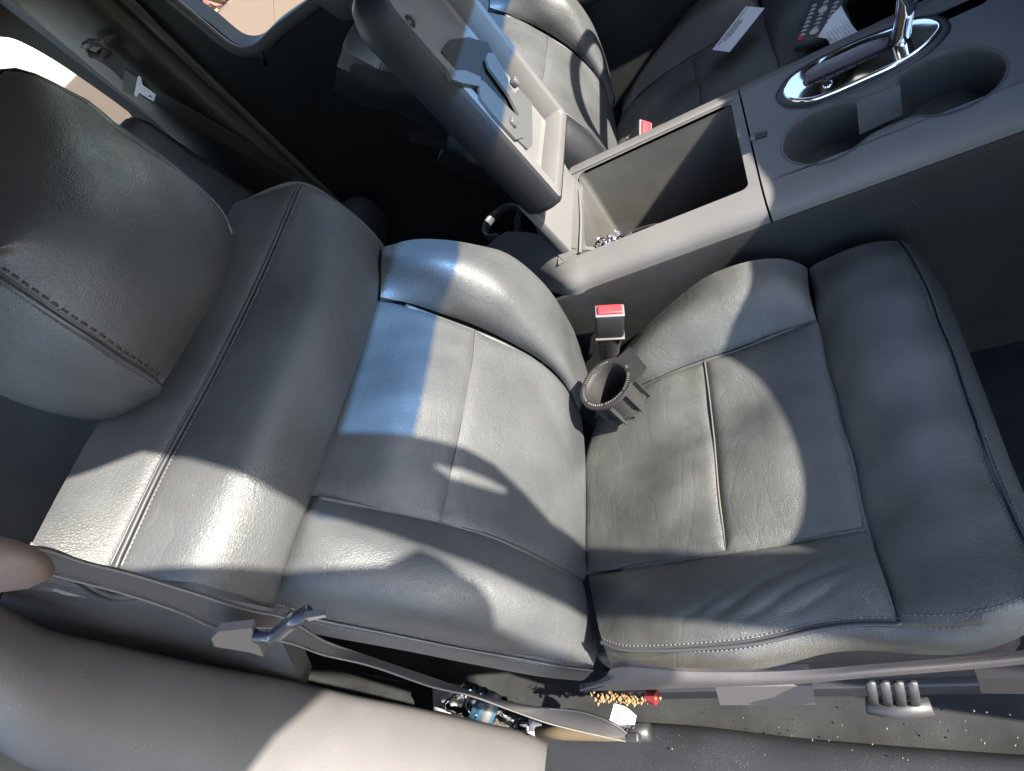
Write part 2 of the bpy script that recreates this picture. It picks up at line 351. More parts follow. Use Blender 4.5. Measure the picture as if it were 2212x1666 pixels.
o, GH, NH = patch('front_panel', [h1, h2, h3, h4b], LEA, HR, nu=44, nv=44, groove='u' + 'd', gh=.004, thick=.02, wr=smooth_wr(1, 6))
k1 = L(('x', -.22), (-170, 640, -.30), (-80, 700, -.27), (0, 745, -.25), (60, 775, -.24), (120, 800, -.235), (180, 820, -.23), (240, 835, -.225), (300, 845, -.225), (345, 848, -.225))
k2 = L(('x', -.28), (-170, 760, -.34), (-80, 820, -.32), (0, 852, -.31), (50, 873, -.305), (105, 890, -.30), (160, 902, -.295), (215, 907, -.29), (270, 893, -.27), (335, 856, -.25))
k3 = k2 + np.array([-.06, .05, -.0])
o, GK, NK = patch('side_panel', [h4b, k1, k2, k3], LEA, HR, nu=30, nv=44, groove='u', gh=.004, thick=.02)
seam(HR, GH, NH, 'd', both=(GK, NK, 'u'))
m = MB(); stitches(m, line_on(GH, NH, 'd', .009, .0002), .0085, .0055, .0011); m.build('stitching', M('dark_thread', (.02, .02, .02), .6), HR)
aw = (h1 - CAM); aw /= np.linalg.norm(aw, axis=1)[:, None]; cen = h1.mean(0); b1 = h1 + aw * .03 + (cen - h1) * .06; b2 = h1 + aw * .08 + (cen - h1) * .25
patch('back_panel', [h1, b1, b2], LEA, HR, nu=16, nv=40, groove='', thick=.001)
m = MB(); stitches(m, line_on(GH, NH, 'u', .008, .0004)); m.build('stitching', THR, HR)
for y in (-.03, .09): m = MB(); m.tube([(-.31, y, .42), (-.30, y, .56)], .007, 12); m.build('headrest_post', STL, HR)

# ---- cushion
CU = thing('cushion', (0, 0, 0), None, None); CU.parent = seat; CU.location = Vector((.2, 0, -.02)) - seat.location
HO = L(('y', .262), (1285, 850), (1335, 770), (1420, 682), (1475, 635), (1530, 596), (1620, 565), (1690, 561), (1745, 579))
HC = L(('z', .03), (1290, 875, -.03), (1345, 800, .005), (1425, 722, .035), (1490, 680, .05), (1550, 650, .056), (1630, 622, .056), (1695, 612, .045), (1750, 622, .022))
HI = L(('z', .0), (1285, 905, -.03), (1345, 852, -.018), (1410, 820, -.006), (1465, 796, -.002), (1520, 776, .002), (1600, 749, .006), (1680, 716, .012), (1762, 690, .014))
patch('far_bolster', [HO, HC, HI], LEB, CU, nu=36, nv=50, groove='dr', gh=.0035, wr=smooth_wr(1, 7))
K2 = L(('z', -.02), (1256, 920, -.03), (1257, 980, -.022), (1258, 1060, -.018), (1259, 1150, -.018), (1264, 1238, -.014))
MI = L(('z', .0), (1285, 905, -.03), (1345, 852, -.018), (1410, 820, -.006), (1465, 796, -.002), (1520, 776, .002))
K2[0] = MI[0]
C2 = L(('z', .01), (1520, 776, .002), (1530, 850, .008), (1541, 950, .011), (1551, 1070, .014), (1567, 1190, .018))
Mn = L(('z', .01), (1405, 822, -.004), (1405, 900, .002), (1408, 1000, .005), (1412, 1100, .009), (1420, 1214, .01))
bk('rear_center_panel', [K2, Mn, C2], LEB, CU, nu=40, nv=50, groove='udlr', gh=.005, wr=smooth_wr(1.2, 8))
FS = L(('z', .01), (1762, 690, .014), (1784, 780, .016), (1812, 890, .018), (1842, 1010, .022), (1870, 1140, .028))
Mm = L(('z', .02), (1640, 734, .008), (1655, 830, .018), (1676, 940, .022), (1695, 1050, .026), (1715, 1166, .024))
bk('front_center_panel', [C2, Mm, FS], LEB, CU, nu=36, nv=50, groove='udlr', gh=.005, wr=smooth_wr(1.3, 9))
WN = L(('z', .02), (1268, 1238, -.014), (1340, 1228, .0), (1420, 1214, .01), (1490, 1203, .014), (1567, 1190, .018), (1640, 1178, .022), (1715, 1166, .024), (1790, 1153, .027), (1870, 1140, .028))
WC = L(('z', .06), (1278, 1290, .0), (1345, 1290, .035), (1420, 1290, .055), (1500, 1288, .064), (1580, 1282, .068), (1660, 1270, .07), (1745, 1255, .07), (1825, 1240, .068), (1906, 1228, .058))
WP = L(('y', -.262), (1300, 1385, 'z', .05), (1345, 1402, 'z', .058), (1420, 1405, 'z', .06), (1520, 1400, 'z', .062), (1620, 1390, 'z', .066), (1700, 1373, 'z', .07), (1770, 1355, 'z', .074), (1860, 1345, 'z', .074), (1945, 1345, 'z', .07))
def creases(G):
    o = smooth_wr(1.2, 10)(G)
    for (x0, y0, x1, y1, h, wd) in ((.18, -.235, .30, -.17, .0022, .006), (.21, -.24, .33, -.185, .002, .005), (.25, -.24, .335, -.205, .0016, .005), (.14, -.235, .22, -.20, .0014, .005)):
        d = np.array([x1 - x0, y1 - y0]); l = np.linalg.norm(d); d /= l; q = G[..., :2] - np.array([x0, y0]); t = q @ d; s = q @ np.array([-d[1], d[0]])
        s = s + .003 * np.sin(t * 60); o = o - h * np.exp(-(s / wd) ** 2) * np.clip(t / .02, 0, 1) * np.clip((l - t) / .03, 0, 1)
    return o
o, GW, NW = patch('near_bolster', [WN, WC, WP], LEB, CU, nu=80, nv=110, groove='udr', gh=.0035, wr=creases)
E0 = L(('z', .02), (1745, 579, .02), (1762, 690, .014), (1784, 780, .016), (1812, 890, .018), (1842, 1010, .022), (1870, 1140, .028), (1906, 1240, .052), (1945, 1345, .07))
E0[0] = HO[-1]
E1 = L(('z', .04), (1810, 547, .025), (1845, 680, .042), (1878, 790, .044), (1915, 900, .046), (1955, 1030, .048), (1995, 1150, .056), (2025, 1245, .066), (2040, 1346, .075))
E2 = L(('z', .04), (1880, 524, .02), (1925, 650, .044), (1965, 780, .046), (2005, 900, .048), (2055, 1030, .050), (2105, 1150, .056), (2130, 1235, .066), (2130, 1333, .078))
E3 = L(('z', .025), (1945, 517, .006), (1992, 590, .024), (2035, 700, .028), (2080, 820, .03), (2135, 975, .03), (2195, 1120, .036), (2240, 1215, .05), (2225, 1295, .072))
o, GE, NE = patch('front_edge_panel', [E0, E1, E2, E3], LEB, CU, nu=44, nv=64, groove='udr', gh=.0035, bulge=.003, wr=smooth_wr(1.4, 11))
E4 = E3 + np.array([.018, 0, -.03]); E5 = E3 + np.array([.015, 0, -.10])
o, GF, NF = patch('front_skirt', [E3, E4, E5], LEB, CU, nu=20, nv=50, groove='u', gh=.004)
# near side skirt
WPa = np.vstack([WP[:-1], line_on(GE, NE, 'r', 0)[::6]]); WPa = cr(WPa, 24)
wl = []
for f_, dz, dy in ((0, 0, 0), (.35, -.018, -.014), (.7, -.042, -.016), (1, -.075, -.004)):
    wl.append(WPa + np.array([0, dy, dz]))
o, GX, NX = patch('side_skirt', wl, LEB, CU, nu=26, nv=80, groove='u', gh=.005, wr=smooth_wr(1.5, 12))
seam(CU, GW, NW, 'd', both=(GX, NX, 'u')); seam(CU, GE, NE, 'd', both=(GF, NF, 'u')); 
m = MB(); stitches(m, line_on(GE, NE, 'r', .007, .0004)); m.build('stitching', THR, CU)
# raised piping of the cushion cross seam and back cross seam
WPI = M('worn_piping', (.085, .08, .068), .5)
for ln, pr in ((FI[1:], BK), (NI[1:], BK), (HI[1:], CU), (WN[1:], CU), (E0[1:-1], CU)):
    q = cr(ln, 50) - (np.array([0, 0, .0062]) if pr is CU else NB * .0075); m = MB(); m.tube(q, .0036, 8); m.build('sewn_joint', LEB if pr is CU else LEA, pr)
for ln, nm, mt, pr in ((C2, 'seam_welt', WPI, CU), (C1, 'seam_welt', WPI, BK)):
    q = cr(ln, 40); q = q + (np.array([0, 0, -.004]) if pr is CU else NB * -.0035); m = MB(); m.tube(q, .0013, 8); m.build(nm, mt, pr)
m = MB(); m.box((.22, 0, -.075), .46, .49, .06, None, .02); m.build('cushion_pan', PLB, CU)
# plastic rail trim below the near side
TR = thing('rail_trim', (0, 0, 0), None, None); TR.parent = seat; TR.location = Vector((.25, -.29, -.05)) - seat.location
t1 = L(('y', -.288), (1262, 1482), (1305, 1464), (1335, 1442), (1500, 1452), (1700, 1450), (1900, 1434), (2100, 1416), (2320, 1392))
t2 = L(('y', -.295), (1255, 1488), (1300, 1476), (1350, 1466), (1500, 1474), (1700, 1470), (1900, 1450), (2100, 1433), (2320, 1410))
t3 = L(('y', -.296), (1252, 1494), (1300, 1492), (1350, 1492), (1500, 1486), (1700, 1479), (1900, 1462), (2100, 1446), (2320, 1424))
t4 = t3 + np.array([0, .03, .0])
patch('trim_shell', [t1, t2, t3], M('trim_grey', (.065, .060, .062), .5, bump=(1200, .3, 'n'), mottle=.2, dust=.8), TR, nu=18, nv=50, groove='', thick=.006)
# slider bracket, lever and bolt plate
q = L(('y', -.29), (1545, 1484), (1755, 1482), (1762, 1522), (1556, 1524)); m = MB(); m.prism([q], (0, .02, 0)); m.build('slider_bracket', M('painted_bracket', (.10, .09, .09), .5, bump=(500, .3, 'n')), TR, False)
m = MB()
for i in range(4):
    a = at(1880 + i * 30, 1474, 'y', -.30); b = at(1888 + i * 30, 1522, 'y', -.31); m.tube([a, (a + b) / 2 + np.array([0, -.002, 0]), b], .0042, 8, (1, .5, (0, 1, 0)))
a = at(1872, 1524, 'y', -.31); b = at(2012, 1526, 'y', -.31); m.tube([a, (a + b) / 2 - np.array([0, .003, .004]), b], .008, 8); m.build('adjuster_knob', M('knob_grey', (.025, .025, .027), .5), TR)
q = L(('y', -.29), (2112, 1468), (2240, 1462), (2240, 1500), (2120, 1498)); m = MB(); m.prism([q], (0, .01, 0)); m.build('bolt_plate', PLB, TR, False)
m = MB(); 
for y in (-.22, .20): m = MB(); m.box((.18, y, -.28), .55, .035, .05, None, .004); m.build('floor_rail', PLB, seat)
m = MB(); m.box((.2, 0, -.18), .44, .46, .16, None, .02); m.build('seat_frame', PLB, seat)

# ================================================================== DRIVER SEAT (same kind, copied)
def copy_tree(o, parent=None):
    c = o.copy(); COL.objects.link(c)
    if parent: c.parent = parent
    for ch in list(o.children): copy_tree(ch, c)
    return c
dseat = copy_tree(seat); dseat.location = seat.location + Vector((.05, .905, -.02))
def purge(o):
    for c in list(o.children): purge(c)
    bpy.data.objects.remove(o)
for ch in list(dseat.children):
    if ch.name.startswith('rail_trim'): purge(ch)
    elif ch.name.startswith('backrest'):
        for c in list(ch.children):
            if c.name.startswith('shoulder_side') or c.name.startswith('side_seam'): purge(c); continue
            if c.name.startswith('side_panel') or c.name.startswith('near_bolster'):
                c.data = c.data.copy(); c.data.materials.clear(); c.data.materials.append(LIDM)
        so = sh + np.array([.05, .905, -.02]); patch('shoulder_side', [so, so + np.array([-.03, -.006, -.02]), so + np.array([-.08, .02, -.05])], LIDM, ch, nu=14, nv=30, groove='', thick=.004)
        ni = NI[1:] + np.array([.05, .905, -.02]) + NB * .001
        m = MB(); m.tube(ni, .003, 8); m.build('seam_welt', PIP, ch)
        for k_ in (-.009, .009): m = MB(); stitches(m, ni + np.array([0, k_, 0]) + NB * .001); m.build('stitching', THR, ch)
dseat['label'] = 'black leather front seat beyond the centre console, papers and remote lying on it'

# ================================================================== CENTER CONSOLE
con = thing('center_console', (.35, .46, -.33), 'grey centre console with raised armrest lid, open bin, chrome shifter and cup holders', 'center console')
def bez(p): return np.array(p)
ZT = .118
XB0, XB1 = -.13, .98
# shoulder profile swept along x (near side), straight
def sweep(prof, xs, name, mat, parent, close=False):
    rings = [[(x, y, z) for y, z in prof] for x in xs]; m = MB(); n = len(prof); V = [p for r in rings for p in r]; Fc = []
    for i in range(len(xs) - 1):
        for j in range(n - (0 if close else 1)): Fc.append((i * n + j, (i + 1) * n + j, (i + 1) * n + (j + 1) % n, i * n + (j + 1) % n))
    if close: Fc.append(tuple(range(n))[::-1]); Fc.append(tuple(range((len(xs) - 1) * n, len(xs) * n)))
    m.add(V, Fc); return m.build(name, mat, parent, True, 40)
def shoulder(sgn, y0):
    p = [(0, .080), (.001, .090), (.006, .101), (.015, .109), (.028, .1145), (.045, ZT), (.045, ZT - .004), (.02, .098), (.006, .08)]
    return [(y0 + sgn * a, b) for a, b in p]
xs1 = [.010, .1, .2, .3, .3285]; xs2 = [.3315, .4, .5, .6, .7, .8, .9, XB1]
for xs in (xs1, xs2):
    pr = shoulder(1, .300)
    if xs is xs2: sweep(pr, xs, 'shoulder_trim', PLG, con, True)
    sweep([(.940 - y, z) for y, z in pr][::-1], xs, 'shoulder_trim', PLG, con, True)
# cross gap between the two top mouldings is left open (3 mm) above a dark base
# bin top frame
bin_ = L(('z', ZT), (1256, 400), (1580, 222), (1596, 228), (1622, 388), (1612, 402), (1262, 530), (1250, 520))
def rect(x0, x1, y0, y1, z): return [(x0, y0, z), (x1, y0, z), (x1, y1, z), (x0, y1, z)]
def rrect(x0, x1, y0, y1, z, r, n=6):
    o = []
    for cx, cy, a0 in ((x1 - r, y1 - r, 0), (x0 + r, y1 - r, 90), (x0 + r, y0 + r, 180), (x1 - r, y0 + r, 270)):
        for k in range(n + 1): t = math.radians(a0 + 90 * k / n); o.append((cx + r * math.cos(t), cy + r * math.sin(t), z))
    return o
binr = rrect(.030, .314, .3475, .578, ZT, .012)
m = MB(); m.prism([rect(.0, .3285, .3445, .595, ZT), binr], (0, 0, -.006)); m.build('bin_frame', PLG, con, True, 30)
# bin walls and floor
def inset(loop, d, z):
    P = np.array(loop); c = P.mean(0); o = []
    for p in P: v = p - c; o.append((c[0] + v[0] * (1 - d / abs(.13)), c[1] + v[1] * (1 - d / abs(.13)), z))
    return o
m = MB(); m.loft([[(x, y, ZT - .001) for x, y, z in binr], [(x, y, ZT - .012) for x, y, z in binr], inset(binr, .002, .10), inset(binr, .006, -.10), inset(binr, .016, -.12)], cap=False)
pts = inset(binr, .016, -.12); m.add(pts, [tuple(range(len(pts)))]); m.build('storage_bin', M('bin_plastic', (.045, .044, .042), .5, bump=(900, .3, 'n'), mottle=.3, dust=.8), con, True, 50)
for y in (.586,): m = MB(); m.box((.165, y, ZT + .0015), .31, .010, .005, None, .002); m.build('bin_lip', PLG, con)
# front top plate with cup holder pocket and shifter slot
cup = [(1690, 312), (1693, 330), (1707, 345), (1728, 352), (1755, 354), (1796, 345), (1841, 321), (1875, 295), (1889, 286), (1947, 260), (1978, 249), (2019, 249), (2064, 238), (2105, 221), (2143, 197), (2167, 169), (2175, 141), (2160, 118), (2125, 104), (2088, 100), (2043, 107), (2002, 124), (1968, 145), (1943, 168), (1938, 181), (1850, 217), (1830, 217), (1796, 222), (1762, 234), (1727, 255), (1702, 282)]
cup = L(('z', ZT), *cup); cup_s = cr(np.vstack([cup, cup[:1]]), 90)[:-1]
m = MB(); m.prism([rect(.3315, XB1, .345, .595, ZT), cup_s[::-1], rrect(.40, .66, .535, .565, ZT, .013)], (0, 0, -.004)); m.build('top_plate', PLG, con, True, 30)
m = MB(); a = cup_s.copy(); r1 = a.copy(); r1[:, 2] = ZT + .0008; r2 = a.copy(); c0 = a.mean(0)
def shrink(P, d):
    Q = P.copy(); T = np.roll(P, -1, 0) - np.roll(P, 1, 0); Nn = np.stack([-T[:, 1], T[:, 0], 0 * T[:, 0]], 1); Nn /= np.linalg.norm(Nn, axis=1)[:, None] + 1e-9
    if ((c0 - P) * Nn).sum() < 0: Nn = -Nn
    return Q + Nn * d
lay = []
for d, z in ((-.0035, ZT + .0006), (-.001, ZT), (.001, ZT - .003), (.002, ZT - .008), (.003, ZT - .03), (.005, ZT - .066)):
    q = shrink(a, d); q[:, 2] = z; lay.append(q)
m.loft(lay, cap=False); m.add(lay[-1], [tuple(range(len(a)))]); m.build('cup_holder_pocket', M('cup_pocket_plastic', (.06, .06, .058), .55, bump=(900, .3, 'n'), mottle=.3, dust=1.), con, True, 50)
# block (partition ledge) between the two cups
pt_ = [at(1850, 219, 'z', ZT - .001), at(1944, 183, 'z', ZT - .001), at(1950, 248, 'z', ZT - .034), at(1857, 291, 'z', ZT - .034)]; m = MB(); m.prism([pt_], (0, .006, -.004)); m.build('cup_divider', bpy.data.materials['cup_pocket_plastic'], con, False)
# bezel: dark gasket, chrome ring plate, gate
rg = [(1690, 199), (1696, 210), (1714, 219), (1755, 217), (1796, 203), (1865, 173), (1933, 142), (1988, 111), (2019, 83), (2034, 62), (2030, 50), (2010, 42), (1975, 45), (1926, 64), (1865, 87), (1796, 118), (1745, 145), (1707, 172)]
rg = cr(np.vstack([L(('z', ZT + .004), *rg), L(('z', ZT + .004), rg[0])]), 70)[:-1]; rc = rg.mean(0)
gi = L(('z', ZT + .005), (1734, 182), (1741, 190), (1762, 184), (1796, 170), (1865, 138), (1915, 114), (1932, 103), (1940, 95), (1940, 88), (1932, 84), (1915, 84), (1895, 88), (1860, 100), (1800, 127), (1765, 143), (1742, 158))
gi = np.vstack([gi, gi[:1]]); gi = cr(gi, 70)[:-1]
k0 = np.argmin(np.linalg.norm(gi - rg[0], axis=1)); gi = np.roll(gi, -k0, 0)
if np.linalg.norm(np.roll(gi, -10, 0)[0] - rg[10]) > np.linalg.norm(np.roll(gi, 10, 0)[0] - rg[10]): gi = np.roll(gi[::-1], 1, 0)
def scl(P, s, z, t=None): Q = rc + (P - rc) * np.array([s, t or s, 1]); Q[:, 2] = z; return Q
def offs(P, d, z):
    T = np.roll(P, -1, 0) - np.roll(P, 1, 0); Nn = np.stack([-T[:, 1], T[:, 0], 0 * T[:, 0]], 1); Nn /= np.linalg.norm(Nn, axis=1)[:, None]
    if ((P - rc) * Nn).sum() < 0: Nn = -Nn
    Q = P + Nn * d; Q[:, 2] = z; return Q
m = MB(); m.loft([offs(rg, .011, ZT + .0005), offs(rg, .010, ZT + .003), offs(rg, .002, ZT + .004), offs(rg, -.002, ZT + .002)], cap=False); m.build('shifter_gasket', M('gasket_rubber', (.02, .02, .024), .45), con)
m = MB(); m.loft([offs(rg, .001, ZT + .001), offs(rg, .0005, ZT + .0055), offs(rg, -.002, ZT + .0075), offs(rg, -.004, ZT + .0072), gi + np.array([0, 0, .002]), gi + np.array([0, 0, -.003])], cap=False); m.build('chrome_bezel', CHR, con, True, 60)
m = MB(); q = gi + np.array([0, 0, -.002]); m.add(q, [tuple(range(len(q)))]); m.build('gate_plate', M('gate_plastic', (.09, .07, .085), .4, bump=(300, .1, 'n')), con, False)
ga, gb = at(1745, 180, 'z', ZT + .004), at(1960, 84, 'z', ZT + .004)
m = MB(); m.tube([ga, gb], .0035, 8, (1, .4, (0, 0, 1)))
for i in range(9):
    p = ga + (gb - ga) * (i + .5) / 9; dd = (gb - ga) / np.linalg.norm(gb - ga); nn = np.array([-dd[1], dd[0], 0]); m.tube([p - nn * .0, p - nn * .009], .0012, 6)
m.build('gate_slot', BLK, con)
p = at(1788, 181, 'z', ZT + .0075); m = MB(); m.tube([p - np.array([0, 0, .004]), p + np.array([0, 0, .0012])], .0065, 20); m.build('screw_cap', CHR, con, True, 50)
m = MB(); m.tube([p, p + np.array([0, 0, .0018])], .0048, 20); m.build('screw_hole', BLK, con, True, 50)
# shift lever
LV = []
b0 = at(1944, 84, 'z', ZT + .006); b1 = at(1962, -10, 'z', .23) ; 
base = b0; top = base + (b1 - base) * 1.0
m = MB(); m.tube([base, base + (top - base) * .15, base + (top - base) * .3, base + (top - base) * .6, top, top + (top - base) * .5], [.013, .0125, .0115, .0115, .0125, .014], 24); m.build('shift_lever', CHR, con)
m = MB(); m.tube([base - np.array([0, 0, .004]), base + np.array([0, 0, .006])], [.017, .0135], 24); m.build('lever_collar', BLK, con)
kb = top + (top - base) * .5; m = MB(); m.box(kb + np.array([0, 0, .03]), .05, .05, .08, None, .02); m.build('shift_knob', PLB, con)
# small lid latch catch at the mouldings' joint
m = MB(); a = at(1640, 293, 'z', ZT + .002); m.box(a, .022, .010, .006, [(.95, -.3, 0), (.3, .95, 0), (0, 0, 1)], .002); m.build('latch_catch', PLB, con)
m = MB(); a = at(1626, 299, 'z', ZT + .003); m.box(a, .008, .009, .007, [(.95, -.3, 0), (.3, .95, 0), (0, 0, 1)], .002); m.build('latch_tip', PLG, con)
# dark base: side panels
def side(y0, s):
    return [(y0, .081), (y0 + s * .004, .07), (y0 + s * .006, .0), (y0 + s * .012, -.2), (y0 + s * .012, -.33), (y0 + s * .02, -.33), (y0 + s * .02, .081)]
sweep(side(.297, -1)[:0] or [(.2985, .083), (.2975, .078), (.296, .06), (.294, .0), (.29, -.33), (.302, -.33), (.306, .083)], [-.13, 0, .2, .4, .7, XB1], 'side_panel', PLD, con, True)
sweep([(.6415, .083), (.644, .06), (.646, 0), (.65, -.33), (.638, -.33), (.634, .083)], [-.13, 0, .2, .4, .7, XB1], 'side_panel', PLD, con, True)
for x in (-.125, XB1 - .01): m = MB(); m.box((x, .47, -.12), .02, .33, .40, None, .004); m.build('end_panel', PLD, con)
# rear deck between bin and hinge
xw = np.array([.05, .12, .19, .26, .3285])
def srow(pts, y, z, x0): return np.vstack([pts, [(x0, y, z)], np.stack([xw, np.full(5, y), np.full(5, z)], 1)])
dk = [srow(L(('z', .06), (1030, 560, .045), (1130, 600, .068)), .300, .081, .008), srow(L(('z', .08), (1045, 540, .07), (1138, 575, .088)), .302, .096, .010),
      srow(L(('z', .09), (1060, 525, .088), (1144, 550, .101)), .309, .107, .013), srow(L(('z', .10), (1075, 512, .098), (1150, 528, .110)), .323, .1140, .018),
      srow(L(('z', .11), (1095, 500, .105), (1160, 506, .117)), .3445, .1185, .028)]
patch('shoulder_trim', dk, PLG, con, nu=24, nv=90, groove='', thick=.004)
q = [at(1163, 506, 'z', .119), at(1216, 562, 'z', .119), at(1250, 545, 'z', .119), at(1256, 400, 'z', .119), at(1175, 305, 'z', .119), at(1130, 300, 'z', .119), at(1120, 400, 'z', .119)]
m = MB(); m.prism([q], (0, 0, -.006)); m.build('hinge_deck', PLG, con, False)
a, b = at(1176, 312, 'z', .128), at(1195, 440, 'z', .128)
m = MB(); m.box((a * .55 + b * .45), .012, np.linalg.norm(b - a) * .8, .012, [np.cross((b - a) / np.linalg.norm(b - a), (0, 0, 1)), (b - a) / np.linalg.norm(b - a), (0, 0, 1)], .003); m.build('hinge_bar', DIR, con)
hp = [L(('z', .125), (1176, 318, .13), (1186, 312, .135), (1210, 350, .13)), L(('z', .125), (1190, 385, .125), (1215, 400, .125), (1252, 405, .12)), L(('z', .12), (1195, 450, .122), (1215, 470, .122), (1252, 470, .12)), L(('z', .12), (1165, 500, .121), (1196, 525, .121), (1246, 538, .12))]
patch('hinge_cover', hp, PLG, con, nu=20, nv=16, groove='', thick=.004)
hc = [L(('z', .12), (1254, 408, .121), (1258, 470, .121), (1256, 545, .121)), L(('z', .12), (1262, 440, .09), (1262, 490, .09), (1262, 540, .09)), L(('z', .12), (1262, 470, .03), (1264, 500, .03), (1290, 540, .05))]
patch('bin_rear_wall', hc, PLG, con, nu=12, nv=12, groove='', thick=.004)
# rear cup holder ring behind
cpt = at(1085, 480, 'z', .06)
m = MB(); m.tube([cpt + .045 * np.array([math.cos(t), math.sin(t), 0]) for t in np.linspace(-.6, 4.6, 30)], .006, 8, (.8, 1.8, (0, 0, 1))); m.build('rear_cup_ring', M('blue_grey_plastic', (.06, .065, .075), .4), con)

# armrest lid
LD = thing('armrest_lid', (0, 0, 0), None, None); LD.parent = con; LD.location = Vector((.05, .46, .24)) - con.location
L0 = np.array([.069, .338, .228]); lu = np.array([-.14, 0, 1.]); lu /= np.linalg.norm(lu); lv = np.array([0, 1., 0]); ln_ = np.cross(lv, lu); ln_ = ln_ if ln_[0] > 0 else -ln_
LW, LH = .244, .375
def lring(ins, dep, r=.03, n=6, top_r=None):
    o = []
    for cx, cy, a0, rr in ((LH - ins, LW - ins, 0, .05), (ins, LW - ins, 90, .015), (ins, ins, 180, .012), (LH - ins, ins, 270, .05)):
        rr = max(rr - ins, .006); sx = -1 if a0 in (0, 270) else 1; sy = -1 if a0 in (0, 90) else 1
        for k in range(n + 1):
            t = math.radians(a0 + 90 * k / n); o.append(L0 + lu * (cx + sx * rr + rr * math.cos(t)) + lv * (cy + sy * rr + rr * math.sin(t)) + ln_ * dep)
    return o
m = MB(); m.loft([lring(.006, .0), lring(.002, -.001), lring(-.001, -.005), lring(-.003, -.02), lring(-.002, -.042), lring(.006, -.058), lring(.02, -.068), lring(.05, -.076)], cap=False)
q = lring(.05, -.076); m.add(q, [tuple(range(len(q)))]); m.build('padded_skin', LIDM, LD)
m = MB(); m.loft([lring(.0055, .0), lring(.0065, .001), lring(.020, .0012), lring(.022, -.001), lring(.024, -.03), lring(.030, -.034)], cap=False)
q = lring(.030, -.034); m.add(q, [tuple(range(len(q)))]); m.build('inner_tray', PLG, LD, True, 45)
def lp(a, b, d=0): return L0 + lu * a + lv * b + ln_ * d
def lat(px, py, d=0.):
    n = ln_; r = ray(px, py); return CAM + r * (((L0 + ln_ * d - CAM) @ n) / (r @ n))
# black pocket insert and its grey clips
q = [lat(*p, -.012) for p in ((948, 118), (965, 92), (1005, 86), (1048, 98), (1062, 128), (1100, 200), (1128, 260), (1134, 285), (1118, 305), (1085, 280), (1030, 225), (975, 160))]
m = MB(); m.prism([q], ln_ * .006); m.build('pocket_insert', BLK, LD, False)
def plate(name, pts, d, th, mat): m = MB(); m.prism([[lat(*p, d) for p in pts]], ln_ * th); return m.build(name, mat, LD, False)
CLP = M('clip_plastic', (.07, .072, .075), .4)
plate('clip_arm', ((1050, 118), (1062, 118), (1092, 170), (1098, 195), (1112, 208), (1118, 196), (1145, 225), (1146, 318), (1136, 326), (1108, 300), (1100, 280), (1112, 270), (1116, 250), (1096, 210), (1052, 150), (1046, 128)), .0, .004, CLP)
plate('clip_arm', ((1028, 178), (1040, 178), (1090, 232), (1122, 262), (1128, 300), (1110, 305), (1060, 250), (1034, 215)), .002, .004, CLP)
plate('clip_arm', ((960, 158), (1000, 158), (1032, 172), (1030, 192), (990, 185), (970, 178)), .001, .006, CLP)
for px, py in ((1112, 178), (1106, 266)): a = lat(px, py, .006); m = MB(); m.box(a, .013, .013, .012, [lu, lv, ln_], .003); m.build('clip_tab', CLP, LD)
a = lat(886, 46, .001); m = MB(); m.tube([a, a + ln_ * .004], [.009, .006], 8); m.tube([a + ln_ * .004, a + ln_ * .006], .004, 12); m.build('screw', PLB, LD, True, 40)
# hinge arms from deck up to the lid
for y in (.465,): m = MB(); m.box((.008, y, .175), .018, .20, .13, [(1, 0, .14), (0, 1, 0), (-.14, 0, 1)], .004); m.build('hinge_arm', PLG, LD)

# ================================================================== CAR SHELL
def smp(name, label, cat, loops, dv, mat, bev=None, group=None):
    m = MB(); m.prism(loops, dv); o = m.build(name, mat, None, True, 35); tag(o, label, cat, group); return o
flo = MB(); xs = np.linspace(-1.6, 1.3, 30); ys = np.linspace(-.30, 1.28, 18)
V = [(x, y, -.335 + .004 * math.sin(9 * x + 5 * y)) for x in xs for y in ys]; Fc = [(i * 18 + j, (i + 1) * 18 + j, (i + 1) * 18 + j + 1, i * 18 + j + 1) for i in range(29) for j in range(17)]
o = mk('car_floor', V, Fc, CARP); tag(o, kind='structure')
under = MB(); under.box((-.15, .48, -.42), 2.9, 1.7, .10); o = under.build('car_floor_pan', PLB); tag(o, kind='structure')
# door sill of the open passenger door
sl = thing('door_sill', (.3, -.42, -.33), 'black scuffed door sill with pale crumbs along the lower edge', 'door sill')
q1 = L(('z', -.30), (1180, 1560), (1500, 1578), (1720, 1604), (1950, 1624), (2300, 1650))
sill = [q1 + np.array([0, .01, -.03]), q1, q1 + np.array([0, -.03, .012]), q1 + np.array([0, -.12, .012]), q1 + np.array([0, -.16, -.04]), q1 + np.array([0, -.17, -.2])]
patch('sill_plate', sill, M('sill_plastic', (.018, .020, .024), .5, bump=(700, .25, 'n'), mottle=.3, dust=.8), sl, nu=30, nv=40, groove='', thick=.01)
